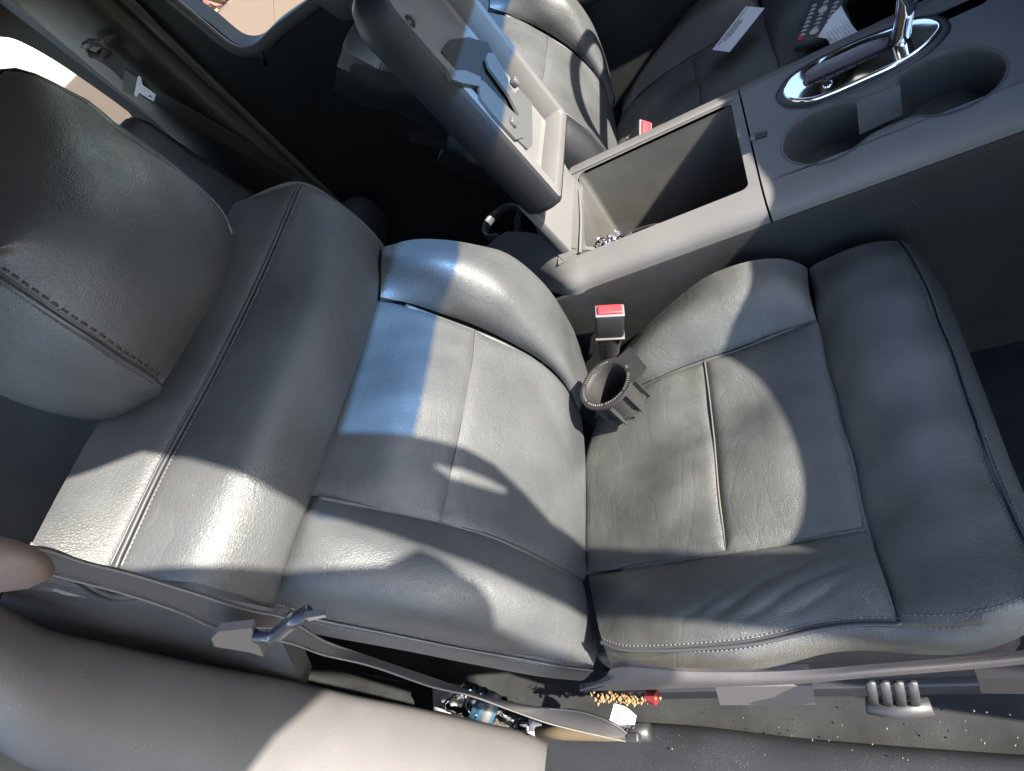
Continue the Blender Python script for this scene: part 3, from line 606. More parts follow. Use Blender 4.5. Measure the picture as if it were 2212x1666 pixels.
# near B pillar
pn = thing('door_pillar', (-.3, -.33, .1), 'pale grey door pillar trim curving across the lower left corner', 'door pillar', 'door pillars')
e1 = L(('x', -.32), (-120, 1240), (0, 1309), (41, 1336), (103, 1367), (206, 1391), (343, 1422), (480, 1450, -.315), (617, 1474, -.31), (755, 1508, -.30), (876, 1532, -.28), (1048, 1570, -.24), (1134, 1590, -.21), (1182, 1612, -.19))
def prow(dpx, dpy, dx): 
    out = []
    base = [(-120, 1240, -.32), (0, 1309, -.32), (41, 1336, -.32), (103, 1367, -.32), (206, 1391, -.32), (343, 1422, -.32), (480, 1450, -.315), (617, 1474, -.31), (755, 1508, -.30), (876, 1532, -.28), (1048, 1570, -.24), (1134, 1590, -.21), (1182, 1612, -.19)]
    for i, (x, y, xx) in enumerate(base): out.append(at(x + dpx, y + dpy * (1 + .35 * i / 12), 'x', xx + dx))
    return np.array(out)
eb = prow(4, -6, -.03)
pill = [eb, e1, prow(-4, 30, .018), prow(-14, 90, .034), prow(-26, 160, .036), prow(-36, 215, .022), prow(-44, 258, -.01), prow(-50, 275, -.06)]
patch('pillar_trim', pill, PIL, pn, nu=60, nv=60, groove='', thick=.006)
pd = [prow(-46, 262, -.03), prow(-60, 330, -.03), prow(-80, 480, -.05)]
patch('door_seal', pd, M('dark_seal', (.05, .055, .055), .6, bump=(500, .2, 'n')), pn, nu=12, nv=40, groove='', thick=.01)
m = MB(); m.box((-.42, -.36, .1), .14, .05, .9, [(1, 0, .1), (0, 1, 0), (-.1, 0, 1)], .02); m.build('pillar_core', DOOR, pn)
# seat belt of the near seat
sb = thing('seat_belt', (-.1, -.33, .5), 'dark grey seat belt with its latch plate hanging beside the near seat', 'seat belt', 'seat belts')
ba = L(('y', -.315), (-60, 1150), (0, 1163), (45, 1177), (103, 1185), (178, 1211), (274, 1235), (412, 1276), (549, 1319), (604, 1328), (652, 1352), (705, 1384), (800, 1418), (945, 1467), (1048, 1503), (1151, 1525), (1254, 1536), (1325, 1562), (1362, 1590))
bb = L(('y', -.325), (-80, 1215), (0, 1218), (60, 1225), (154, 1249), (233, 1269), (292, 1286), (394, 1321), (463, 1352), (560, 1372), (632, 1388), (700, 1412), (795, 1434), (940, 1483), (1014, 1500), (1110, 1534), (1190, 1562), (1288, 1586), (1352, 1600))
patch('webbing', [ba, (ba + bb) / 2, bb], WEB, sb, nu=8, nv=110, groove='', thick=.0014)
for e_ in (ba, bb): m = MB(); m.tube(cr(e_, 100) + np.array([0, -.0012, .0006]), .0009, 6); m.build('selvedge', M('selvedge_grey', (.10, .095, .09), .7), sb)
ac = L(('y', -.335), (-60, 1150), (10, 1180), (58, 1190), (66, 1215), (40, 1245), (0, 1262), (-60, 1260))
m = MB(); m.tube(L(('y', -.34), (-90, 1210), (-30, 1216), (20, 1218), (44, 1216), (60, 1208)), [.030, .028, .0235, .019, .006], 18, (1, .55, (0, 1, 0))); m.build('belt_guide', M('tan_plastic', (.12, .09, .08), .75, spec=.25, bump=(300, .3, 'n'), mottle=.3), sb)
tq = [L(('y', -.335), (463, 1362), (478, 1346), (550, 1338), (556, 1372), (566, 1378), (574, 1402), (545, 1392), (470, 1380))]
m = MB(); m.prism(tq, (0, -.006, 0)); m.build('latch_plate', M('tan_latch', (.12, .10, .09), .5, bump=(500, .3, 'n')), sb, False)
m = MB(); m.tube(L(('y', -.34), (552, 1372), (588, 1374), (604, 1366), (632, 1342), (662, 1326)), [.0045, .005, .005, .0048, .0045], 10, (1, 1.2, (0, 1, 0))); m.build('latch_grip', M('latch_black', (.035, .037, .05), .22), sb)
m = MB(); m.prism([L(('y', -.34), (658, 1322), (706, 1314), (708, 1319), (664, 1330))], (0, -.004, 0)); m.build('latch_tongue', STL, sb, False)
m = MB(); m.box(at(1368, 1594, 'y', -.32), .018, .012, .012, None, .003); m.build('belt_anchor', PLB, sb)
# far side: driver door, B pillar, rear door, belt
YD = 1.25
def yl(*p): return L(('y', YD), *p)
dd = thing('driver_door', (0, YD, -.3), 'dark inner panel of the door beyond the far front seat, below its window', 'car door')
inner = yl((377, 0), (442, 41), (497, 86), (514, 96), (535, 99), (556, 93), (593, 58), (679, 0))
inner = np.vstack([[-1.02, YD, .90], cr(inner, 40), [.95, YD, .47], [.85, YD, .90]])
outer = np.array([(-1.07, YD, .95), (-1.02, YD, .62), (-.99, YD, .42), (-.985, YD, .14), (-.98, YD, -.33), (1.05, YD, -.33), (1.05, YD, .40), (1.02, YD, .47), (.90, YD, .95)])
m = MB(); m.prism([outer, inner], (0, .06, 0)); m.build('door_panel', DOOR, dd, True, 35)
p = cr(yl((362, -10), (430, 46), (488, 94), (512, 108), (535, 111), (562, 103), (602, 66), (690, 0)), 40); m = MB(); m.tube(p + np.array([0, -.004, 0]), .017, 10, (1, .5, (0, 1, 0))); m.tube([p[-1] + np.array([0, -.004, 0]), (.95, YD - .004, .47)], .017, 10, (1, .5, (0, 1, 0))); m.build('window_seal', M('seal_grey', (.075, .07, .07), .5), dd)
m = MB(); m.box((.1, YD - .03, .18), .9, .07, .08, None, .03); m.build('door_armrest', DOOR, dd)
m = MB(); m.tube([at(566, 112, 'y', YD), at(562, 112, 'y', YD - .02), at(574, 140, 'y', YD - .02)], .008, 10); m.build('door_lock', PLB, dd)
GL = bpy.data.materials.new('window_glass'); GL.use_nodes = True; g = GL.node_tree; g.nodes.clear()
def glassmat(mt, tint, refl=1.45):
    g = mt.node_tree; g.nodes.clear(); o_ = g.nodes.new('ShaderNodeOutputMaterial'); t_ = g.nodes.new('ShaderNodeBsdfTransparent'); t_.inputs[0].default_value = (*tint, 1)
    s_ = g.nodes.new('ShaderNodeBsdfGlossy'); s_.inputs['Roughness'].default_value = .02; f_ = g.nodes.new('ShaderNodeFresnel'); f_.inputs[0].default_value = refl; x_ = g.nodes.new('ShaderNodeMixShader')
    g.links.new(f_.outputs[0], x_.inputs[0]); g.links.new(t_.outputs[0], x_.inputs[1]); g.links.new(s_.outputs[0], x_.inputs[2]); g.links.new(x_.outputs[0], o_.inputs[0])
glassmat(GL, (.9, .92, .9))
rd = thing('rear_door', (-1.6, YD, -.3), 'dark rear door frame with a narrow window beside the near headrest', 'car door')
ri = yl((-40, 76), (0, 80), (25, 83), (60, 98), (120, 132), (200, 186), (260, 229), (281, 246), (287, 260), (279, 272), (262, 276)); ri = np.vstack([[(-1.56, YD, .93)], cr(ri, 40), [(-1.9, YD, .545), (-2.1, YD, .60), (-2.15, YD, .93)]])
outer = np.array([(-1.28, YD, -.33), (-1.26, YD, .5), (-1.33, YD, .99), (-2.3, YD, .99), (-2.2, YD, -.33)])
m = MB(); m.prism([outer, ri], (0, .06, 0)); m.build('door_panel', DOOR, rd, True, 35)
m = MB(); m.prism([ri + np.array([0, .03, 0])], (0, .004, 0)); m.build('window_pane', GL, rd, False)
bp = thing('door_pillar', (-1.13, YD, 0), 'dark far door pillar with the other front seat belt hanging on it', 'door pillar', 'door pillars')
rows = []
for dx, dy in ((-.11, .0), (-.10, -.02), (-.05, -.045), (.04, -.06), (.12, -.045), (.15, -.0)):
    rows.append(np.array([(-1.17 + dx, YD + dy, .97), (-1.15 + dx, YD + dy, .7), (-1.13 + dx, YD + dy, .4), (-1.12 + dx * 1.05, YD + dy, .14), (-1.12 + dx * 1.2, YD + dy, -.1), (-1.12 + dx * 1.3, YD + dy, -.33)]))
patch('pillar_trim', rows, M('pillar_dark', (.02, .021, .021), .5, bump=(500, .2, 'n')), bp, nu=40, nv=40, groove='', thick=.01)
m = MB(); m.tube([(-.995, YD - .012, .95), (-.985, YD - .012, .6), (-.975, YD - .012, .3), (-.96, YD - .012, .0), (-.95, YD - .012, -.3)], .018, 10, (1, .5, (0, 1, 0))); m.build('pillar_edge', M('edge_grey', (.06, .058, .056), .5), bp)
fb = thing('seat_belt', (-1.1, 1.17, .5), 'seat belt with a bright metal latch plate hanging on the far pillar', 'seat belt', 'seat belts')
fy = ('y', 1.165)
wa = L(fy, (225, 98), (262, 132), (300, 166), (330, 190), (420, 240), (520, 300), (640, 374)); wb = L(fy, (196, 122), (240, 150), (276, 186), (318, 216), (405, 266), (505, 322), (625, 388))
patch('webbing', [wa, wb], WEB, fb, nu=6, nv=50, groove='', thick=.0015)
m = MB(); m.tube(L(('y', 1.155), (182, 100), (196, 118), (220, 124), (232, 108), (222, 94), (196, 92), (184, 100)), .010, 10); m.build('belt_guide', PLG, fb)
m = MB(); m.prism([L(('y', 1.15), (272, 148), (303, 168), (296, 207), (266, 192))], (0, -.008, 0)); m.build('latch_body', PLB, fb, False)
m = MB(); m.prism([L(('y', 1.14), (299, 164), (305, 168), (308, 184), (337, 205), (333, 218), (302, 199), (296, 208), (291, 204)), L(('y', 1.14), (324, 203), (329, 206), (326, 212), (321, 208))], (0, -.004, 0)); m.build('latch_tongue', M('bright_steel', (.85, .85, .95), .5), fb, False)
# rear bench
rb = thing('rear_bench', (-1.3, .5, -.3), 'grey rear bench seat in the dark behind the front seats', 'rear seat')
m = MB(); m.box((-1.20, .85, .26), .18, .66, .62, [(.97, 0, .24), (0, 1, 0), (-.24, 0, .97)], .06); m.build('seat_back', LEA, rb)
m = MB(); m.box((-1.20, .16, .26), .18, .66, .62, [(.97, 0, .24), (0, 1, 0), (-.24, 0, .97)], .06); m.build('seat_back', LEA, rb)
m = MB(); m.box((-1.02, .49, -.02), .56, 1.30, .17, None, .06); m.build('bench_cushion', LEA, rb)
m = MB(); m.box((-1.36, .55, .66), .10, .25, .16, [(.97, 0, .24), (0, 1, 0), (-.24, 0, .97)], .04); m.build('headrest', LEA, rb)
# roof, pillars, windscreen, dash (all lie above or in front of the picture; they shape the light)
HD = M('headliner', (.35, .34, .32), .9)
def W_(x, y): return (x, y, 1.445 - .75 * x)
rf = np.array([(.706, -.359, .95), (.629, -.346, .95), (.486, -.309, .95), (.388, -.295, .95), (.325, -.314, .95), (.2, -.34, .95), (.12, -.42, .95), (-1.7, -.42, .95), (-1.7, 1.28, .95), (.704, 1.28, .95), (.704, 1.1, .95), (.704, .47, .95), (.704, -.24, .95)])
rf[:, 2] = .94
smp('car_roof', 'flat cloth covered roof of the car above the seats', 'car roof', [rf], (0, 0, .04), HD)
ia = [(.688, -.25), (.749, -.245), (.813, -.237), (.855, -.247), (.895, -.272), (.937, -.304), (.997, -.317), (1.061, -.336), (1.15, -.35), (1.22, -.36)]
oa = [(1.22, -.45), (1.10, -.432), (1.007, -.418), (.947, -.407), (.897, -.40), (.849, -.389), (.788, -.377), (.746, -.367), (.683, -.354)]
lp_ = [W_(*p) for p in ia + oa]; slit = [W_(*p) for p in ((.781, -.27), (.818, -.266), (.850, -.269), (.875, -.275), (.873, -.283), (.845, -.284), (.809, -.283))]
gp = smp('windscreen_pillar', 'windscreen pillar trim with a grab handle on the near side', 'windscreen pillar', [lp_, slit], (.010, 0, .013), HD, group='windscreen pillars')
lp2 = [(x, .94 - y, z) for x, y, z in [W_(*p) for p in ((.688, -.30), (.80, -.31), (1.22, -.36), (1.22, -.45), (1.0, -.42), (.683, -.36))]]
smp('windscreen_pillar', 'windscreen pillar trim on the far side of the car', 'windscreen pillar', [lp2], (.010, 0, .013), HD, group='windscreen pillars')
ws = thing('windscreen', (.9, .47, .77), 'sloping windscreen glass with a blue shade band along its top', 'windscreen')
def sheet(x0, x1, y0, y1, mat, name): return mk(name, [W_(x0, y0), W_(x1, y0), W_(x1, y1), W_(x0, y1)], [(0, 1, 2, 3)], mat, ws, False)
BL = bpy.data.materials.new('blue_shade_band'); BL.use_nodes = True; glassmat(BL, (.14, .35, .76)); sheet(.687, .757, -.36, 1.30, BL, 'shade_band')
GC = bpy.data.materials.new('clear_glass'); GC.use_nodes = True; glassmat(GC, (.97, .98, .97)); sheet(.757, 1.22, -.40, 1.34, GC, 'clear_glass')
da = thing('dashboard', (1.0, .47, 0), 'dark padded dashboard across the front of the cabin', 'dashboard')
dl = np.array([(.83, -.36, .44), (.83, -.265, .430), (.83, -.222, .417), (.83, -.123, .413), (.83, -.026, .427), (.83, .049, .456), (.83, .151, .455), (.83, .248, .474), (.83, .36, .49), (.83, .478, .502), (.83, .58, .48), (.82, .66, .465), (.81, .715, .475), (.78, .75, .535), (.77, .86, .555), (.78, .98, .54), (.83, 1.08, .46), (.83, 1.24, .44)])
d2 = dl + np.array([-.005, 0, -.03]); d3 = dl * np.array([1, 1, 0]) + np.array([.02, 0, .18]); d4 = dl * np.array([1, 1, 0]) + np.array([.06, 0, .0]); d0 = dl + np.array([.14, 0, .01]); d00 = dl * np.array([0, 1, 1]) + np.array([1.15, 0, .0]); d00[:, 2] = .47
d5 = dl * np.array([0, 1, 0]) + np.array([1.16, 0, -.33])
patch('dash_pad', [d00, d0, dl, d2, d3, d4, d5], PLD, da, nu=40, nv=80, groove='', thick=.01)
wh = thing('steering_wheel', (.5, .86, .32), 'black leather rimmed steering wheel in front of the far seat', 'steering wheel')
wc = np.array([.50, .86, .36]); wu = np.array([.42, 0, .91]); wv = np.array([0, 1., 0]); wn = np.array([-.91, 0, .42])
m = MB(); m.tube([wc + .185 * (math.cos(t) * wu + math.sin(t) * wv) for t in np.linspace(0, 2 * math.pi, 60)], .015, 12); m.build('rim', PLB, wh)
m = MB(); m.box(wc + wn * -.02, .04, .10, .08, [wn, wv, wu], .02); m.build('hub', PLB, wh)
for a_ in (90, 270, 180): t = math.radians(a_); m = MB(); m.tube([wc, wc + .18 * (math.cos(t) * wu + math.sin(t) * wv)], .014, 10); m.build('spoke', PLB, wh)
m = MB(); m.tube([wc - wn * .03, wc - wn * .35], .035, 14); m.build('column', PLB, wh)
vs = np.array([(.594, -.412), (.691, -.414), (.80, -.413), (.835, -.402), (.854, -.396), (.885, -.405), (.924, -.422), (.96, -.432), (.99, -.45), (1.02, -.478), (1.14, -.505), (1.30, -.53), (1.34, -.60), (1.15, -.572), (1.0, -.548), (.80, -.535), (.70, -.58), (.62, -.66), (.05, -.62), (.05, -.405), (.26, -.405), (.36, -.410)])
smp('sunshade', 'padded folding sunshade held over the near door opening', 'sunshade', [[(x, y, .90) for x, y in vs]], (0, 0, .012), HD)  # added blocker, stands in for the shadow of a person at the door

# ================================================================== LOOSE THINGS
# buckles
def buckle(A, Wd, pos, label):
    t = thing('belt_buckle', tuple(pos), label, 'belt buckle', 'seat belt buckles')
    A = np.array(A, float); A /= np.linalg.norm(A); Wd = np.array(Wd, float); Wd -= A * (A @ Wd); Wd /= np.linalg.norm(Wd); T = np.cross(A, Wd); p = np.array(pos, float); ax = [Wd, T, A]
    m = MB(); m.box(p - A * .022, .046, .026, .05, ax, .005); m.build('buckle_body', PLB, t)
    m = MB(); m.box(p + A * .0035, .047, .027, .004, ax, .0018); m.build('buckle_collar', M('collar', (.13, .125, .13), .35), t)
    m = MB(); m.box(p + A * .006, .040, .020, .008, ax, .003); m.build('release_button', RED, t)
    m = MB(); m.box(p - A * .048, .049, .029, .004, ax, .0018); m.build('buckle_skirt', M('skirt', (.10, .095, .09), .4), t)
    m = MB(); n = 30; m.tube([p - A * (.05 + .06 * i / n) for i in range(n + 1)], [.0165 - .005 * i / n + .0016 * math.sin(i * 2.1) for i in range(n + 1)], 14, (1.2, .8, T)); m.build('boot', PLB, t)
    return t
pb = at(1317, 676, 'y', .262); buckle((.42, .06, .9), (.87, .05, -.45), pb, 'red button belt buckle standing between the near seat and the console')
pb = at(1392, 286, 'y', .672); buckle((.75, -.25, .6), (.1, 1, .2), pb, 'red button belt buckle beside the far seat, behind the bin edge')
# cup holder insert
ci = thing('cup_holder_insert', (.06, .12, 0), 'dusty grey rubber cup holder insert with fins standing on the near seat cushion', 'cup holder insert')
cc = at(1309, 828, 'z', .064); A = np.array([-.13, .025, .99]); A /= np.linalg.norm(A); X = np.array([1, .25, .1]); X -= A * (A @ X); X /= np.linalg.norm(X); Y = np.cross(A, X)
def cp(r, t, h): return cc + r * (math.cos(t) * X + math.sin(t) * Y) + A * h
TT = np.linspace(0, 2 * math.pi, 49)[:-1]
m = MB(); m.loft([[cp(r, t, h) for t in TT] for r, h in ((.0335, -.052), (.0335, -.004), (.0450, -.004), (.0457, -.002), (.0450, .0005), (.0370, .0012), (.0345, -.0005), (.032, -.006), (.030, -.048), (.002, -.049))], cap=False); m.build('cup_wall', RUB, ci, True, 45)
m = MB(); m.loft([[cp(r, t, h) for t in TT] for r, h in ((.036, -.053), (.036, -.046), (.0335, -.045))], cap=False); q = [cp(.036, t, -.053) for t in TT]; m.add(q, [tuple(range(48))]); m.build('base_ring', RUB, ci, True, 40)
fl = [cp(.036, math.radians(60), .0004), cp(.066, math.radians(38), .0004), cp(.068, math.radians(-14), .0004), cp(.062, math.radians(-22), .0004), cp(.036, math.radians(-50), .0004)] + [cp(.0345, math.radians(a), .0004) for a in range(-40, 60, 10)]
m = MB(); m.prism([fl], -A * .003); m.build('flange', RUB, ci, False)
for a_ in (-105, -60, -20, 30, 160, 215):
    t = math.radians(a_); d = math.cos(t) * X + math.sin(t) * Y; n_ = np.cross(A, d)
    q = [cc + d * .033 - A * .004, cc + d * .042 - A * .004, cc + d * .0415 - A * .056, cc + d * .034 - A * .058]; m = MB(); m.prism([q], n_ * .0018); m.build('fin', RUB, ci, False)
m = MB()
for i in range(64):
    t = 2 * math.pi * i / 64
    if .2 < t < 1.2 or i % 9 == 0: continue
    p0 = cp(.0385, t, .0012); m.box(p0, .0022 + .0012 * random.random(), .0009, .0008, [math.cos(t) * X + math.sin(t) * Y, np.cross(A, math.cos(t) * X + math.sin(t) * Y), A])
lt = m.build('embossed_lettering', M('emboss', (.2, .19, .17), .6), ci, False)
# card, remote and receipt on the far cushion
zc = .035
cd_ = thing('card', tuple(at(1596, 68, 'z', zc)), 'white printed card lying on the far seat cushion', 'card')
cq = L(('z', zc), (1539, 108), (1576, 113), (1654, 26), (1614, 22)); cq[2:, 2] += .008
nn = np.cross(cq[1] - cq[0], cq[3] - cq[0]); nn /= np.linalg.norm(nn); nn = nn if nn[2] > 0 else -nn
m = MB(); m.prism([cq], nn * .0008); m.build('card_stock', WHT, cd_, False)
eu = (cq[3] - cq[0]); ev = (cq[1] - cq[0]); INK = M('grey_ink', (.12, .12, .14), .6); GRN = M('green_ink', (.22, .38, .24), .6)
def lines(o_, u0, v0, rows, mat, nm, eu, ev, nn, par, th=.045, lift=.0010):
    m = MB()
    for r_, (a0, segs) in enumerate(rows):
        x = a0
        for sgl in segs:
            c0_ = o_ + eu * x + ev * (v0 + r_ * th * 2.0); m.prism([[c0_, c0_ + eu * sgl, c0_ + eu * sgl + ev * th, c0_ + ev * th]], nn * .0002); x += sgl + .012
    for i_ in range(0): pass
    o = m.build(nm, mat, par, False); 
    return o
lines(cq[0] + nn * .0009, 0, .12, [(.10, (.10, .05, .12, .04, .07, .09, .06, .10, .08, .07)), (.22, (.08, .1, .05, .12, .06)), (.20, (.05, .12, .08, .04, .1, .07)), (.30, (.12, .05, .08, .08))], INK, 'printed_text', eu, ev, nn, cd_)
def text(s, size, o_, eu, ev, mat, par, name='printed_text', ext=.0001):
    c = bpy.data.curves.new(name, 'FONT'); c.body = s; c.size = size; c.extrude = ext; c.align_x = 'LEFT'; tmp = bpy.data.objects.new(name, c); COL.objects.link(tmp)
    bpy.context.view_layer.update(); me = bpy.data.meshes.new_from_object(tmp); bpy.data.objects.remove(tmp)
    eu = np.array(eu) / np.linalg.norm(eu); ev = np.array(ev); ev = ev - eu * (eu @ ev); ev /= np.linalg.norm(ev); n_ = np.cross(eu, ev)
    off = np.array(wloc(par)); Mx = Matrix(((eu[0], ev[0], n_[0], o_[0] - off[0]), (eu[1], ev[1], n_[1], o_[1] - off[1]), (eu[2], ev[2], n_[2], o_[2] - off[2]), (0, 0, 0, 1)))
    me.transform(Mx); me.materials.clear(); me.materials.append(mat); o = bpy.data.objects.new(name, me); COL.objects.link(o); o.parent = par; return o
rm = thing('remote_control', tuple(at(1745, 50, 'z', .06)), 'black remote control with red power button lying on the far seat', 'remote control')
r0, r1 = at(1709, 100, 'z', .06), at(1795, 78, 'z', .06); rw = r1 - r0; rwn = rw / np.linalg.norm(rw); rl = at(1716, -60, 'z', .068) - r0; rl -= rwn * (rl @ rwn); rln = rl / np.linalg.norm(rl); rn = np.cross(rwn, rln); rn = rn if rn[2] > 0 else -rn
RWD = np.linalg.norm(rw)
m = MB(); m.box(r0 + rw / 2 + rln * .085 - rn * .009, RWD, .17, .018, [rwn, rln, rn], .006); m.build('remote_body', M('remote_plastic', (.045, .045, .05), .45), rm)
BT = M('button_print', (.5, .5, .48), .5); YB = M('button_cream', (.55, .56, .36), .5)
for i_ in range(3):
    for j_ in range(9):
        if i_ == 1 and j_ in (1, 6): continue
        if j_ == 0 and i_ != 2: continue
        c0_ = r0 + rwn * RWD * (.2 + .3 * i_) + rln * (.012 + .0115 * j_) + rn * .0005
        m = MB(); m.box(c0_, .010, .0022, .002, [rwn, rln, rn], .0008); m.box(c0_ + rln * .0035, .007, .0012, .0015, [rwn, rln, rn]); m.build('button', BT, rm)
for j_ in (.024, .083): m = MB(); c0_ = r0 + rwn * RWD * .5 + rln * j_ + rn * .0008; m.tube([c0_ - rn * .001, c0_ + rn * .001], .0075, 20); m.build('round_button', YB, rm, True, 40)
c0_ = r0 + rwn * RWD * .2 + rln * .014 + rn * .0008; m = MB(); m.tube([c0_ - rn * .001, c0_ + rn * .0015], .0055, 20); m.build('power_button', RED, rm, True, 40)
rc_ = thing('receipt', tuple(at(1805, 60, 'z', .07)), 'crumpled white paper receipt between the remote and the console', 'receipt')
pr = [L(('z', .07), (1817, 7, .085), (1826, 28, .082), (1837, 51, .08), (1862, 78, .075)), L(('z', .07), (1790, 38, .085), (1806, 55, .078), (1822, 72, .074), (1838, 96, .068)), L(('z', .07), (1762, 76, .075), (1780, 80, .082), (1790, 92, .07), (1797, 112, .06))]
patch('paper_sheet', pr, PAP, rc_, nu=24, nv=24, groove='', thick=.0006, wr=smooth_wr(1.5, 21))
m = MB()
for k in range(7):
    a_ = at(1786 + k * 7, 70 - k * 3, 'z', .0815); b_ = at(1800 + k * 8, 92 - k * 3, 'z', .0795); m.tube([a_, a_ + (b_ - a_) * .45], .0005, 5); m.tube([a_ + (b_ - a_) * .6, b_], .0005, 5)
m.build('printed_text', M('faint_ink', (.35, .35, .38), .7), rc_)
# foil and cable in the bin
fo = MB(); g0 = at(1312, 522, 'z', .098)
V = [g0 + np.array([.022 * a_, .014 * b_, .006 * random.uniform(-1, 1)]) + rng.normal(0, .0025, 3) for a_ in np.linspace(-1, 1, 12) for b_ in np.linspace(-1, 1, 10)]
fo.add(V, [(i * 10 + j, (i + 1) * 10 + j, (i + 1) * 10 + j + 1, i * 10 + j + 1) for i in range(11) for j in range(9)]); fo = fo.build('foil_wrapper', M('foil', (.8, .76, .76), .18, metal=1.), None, False); tag(fo, 'crumpled silver foil wrapper in the rear corner of the open bin', 'wrapper')
m = MB(); m.tube(cr(L(('z', .10), (1312, 548, .07), (1328, 528), (1352, 508), (1385, 494), (1420, 486), (1450, 492, .06)), 40), .0028, 8); o = m.build('charging_cable', PLB); tag(o, 'black cable curving out of the near side of the open bin', 'cable')
m = MB(); a = at(1355, 508, 'z', .102); m.box(a, .016, .010, .007, [(.8, .3, 0), (-.3, .8, 0), (0, 0, 1)], .002); o.name = 'charging_cable'; pl_ = m.build('cable_plug', PLB, o)
# floor items
PLS = bpy.data.materials.new('clear_bottle_plastic'); PLS.use_nodes = True; glassmat(PLS, (.80, .82, .84), 1.6)
bt = thing('water_bottle', (-.30, -.26, -.28), 'crushed clear water bottle with blue label on the floor by the pillar', 'water bottle')
b0_, b1_ = at(985, 1500, 'y', -.245), at(1165, 1580, 'y', -.285); bd = b1_ - b0_
def bott(fs, rs, nm, mat, jit=0):
    m = MB(); m.tube([b0_ + bd * f_ + rng.normal(0, jit, 3) for f_ in fs], rs, 20); return m.build(nm, mat, bt)
bott(np.linspace(0, .85, 24), [.027 + .0015 * math.sin(i * 1.9) - (.012 * max(0, i - 15) / 9) for i in range(24)], 'bottle_wall', PLS, .0012)
bott([.86, 1.0], [.012, .012], 'bottle_cap', WHT)
bott([.22, .48], [.0275, .0272], 'paper_label', M('blue_label', (.02, .06, .10), .5)); bott([.34, .44], [.0278, .0278], 'label_band', M('white_label', (.10, .10, .11), .5))
cu_ = MB(); q0, q1_ = at(955, 1490, 'y', -.24), at(1010, 1560, 'y', -.26); cu_.loft([[at(975, 1525, 'y', -.25) + (.030 + .010 * h) * np.array([math.cos(t), 0, math.sin(t)]) + np.array([0, .05 * h - .02, 0]) for t in TT] for h in np.linspace(0, 1, 6)], cap=True); o = cu_.build('plastic_cup', M('frosted_plastic', (.28, .26, .27), .35)); tag(o, 'frosted grey plastic cup lying behind the water bottle', 'plastic cup')
td = thing('belt_label', tuple(at(1345, 1555, 'z', -.19)), 'white printed tag sewn to the lower belt end near the floor', 'tag')
tq = [L(('z', -.19), (1327, 1520), (1352, 1528), (1374, 1546)), L(('z', -.19), (1320, 1545), (1345, 1556), (1369, 1570)), L(('z', -.19), (1314, 1566), (1335, 1582), (1361, 1598))]
patch('tag_cloth', tq, WHT, td, nu=10, nv=10, groove='', thick=.0008)
o0 = at(1324, 1548, 'z', -.1885); ee = at(1362, 1572, 'z', -.1885) - o0; fv = at(1334, 1528, 'z', -.1885) - o0
text('3.25 LCF 5A', .0085, at(1321, 1551, 'z', -.187), ee, fv, INK, td); text('5 6 4 07 1', .007, at(1319, 1560, 'z', -.187), ee, fv, INK, td)
m = MB()
for k in range(4):
    a_ = at(1330 + 0 * k, 1530 + 5 * k, 'z', -.1872); b_ = at(1356, 1543 + 6 * k, 'z', -.1872); m.tube([a_, a_ + (b_ - a_) * .8], .0004, 4)
m.build('printed_lines', INK, td)
m = MB(); a_, b_ = at(1160, 1582, 'y', -.30), at(1375, 1582, 'y', -.30); m.tube([a_, a_ * .7 + b_ * .3, a_ * .3 + b_ * .7, b_], [.008, .011, .012, .010], 14); o = m.build('tan_rod', M('tan_foam', (.09, .066, .035), .7)); tag(o, 'tan rounded rod lying along the door sill under the belt', 'rod')
m = MB(); m.tube([b_ - (b_ - a_) * .12, b_ + (b_ - a_) * .12], [.0125, .0115], 14); m.build('dark_end', PLB, o)
# crumbs
def bits(name, gen, n, r, mat, label=None, cat=None):
    m = MB()
    for i in range(n):
        p = gen(); s_ = r * random.uniform(.5, 1.4); V = np.array([(1, 0, 0), (-1, 0, 0), (0, 1, 0), (0, -1, 0), (0, 0, 1), (0, 0, -1)]) * s_ * rng.uniform(.75, 1.2, (6, 1)) + p
        m.add(V, [(0, 2, 4), (2, 1, 4), (1, 3, 4), (3, 0, 4), (2, 0, 5), (1, 2, 5), (3, 1, 5), (0, 3, 5)])
    o = m.build(name, mat, None, False); return tag(o, label, cat, None, 'stuff')
def g1():
    t = random.gauss(.5, .2); return at(1270 + 140 * t + random.gauss(0, 8), 1506 + random.gauss(0, 5) + 6 * t, 'z', -.20 + random.uniform(-.01, .006))
bits('food_crumbs', g1, 260, .0030, M('golden_crumb', (.17, .11, .05), .8), 'heap of golden crumbs on the floor beside the near seat rail', 'crumbs')
def g2(): return at(random.uniform(1420, 2212), random.uniform(1535, 1650), 'z', -.283)
bits('floor_debris', g2, 26, .0012, M('pale_debris', (.10, .095, .08), .8), 'pale specks of debris scattered on the dark floor and sill', 'debris')
m = MB(); a_ = at(1398, 1502, 'z', -.2); m.tube([a_, a_ + np.array([.014, -.004, 0])], .010, 16); o = m.build('bottle_cap', M('red_plastic', (.12, .01, .012), .5), None, True, 40); tag(o, 'small red plastic cap at the end of the crumb heap', 'bottle cap')

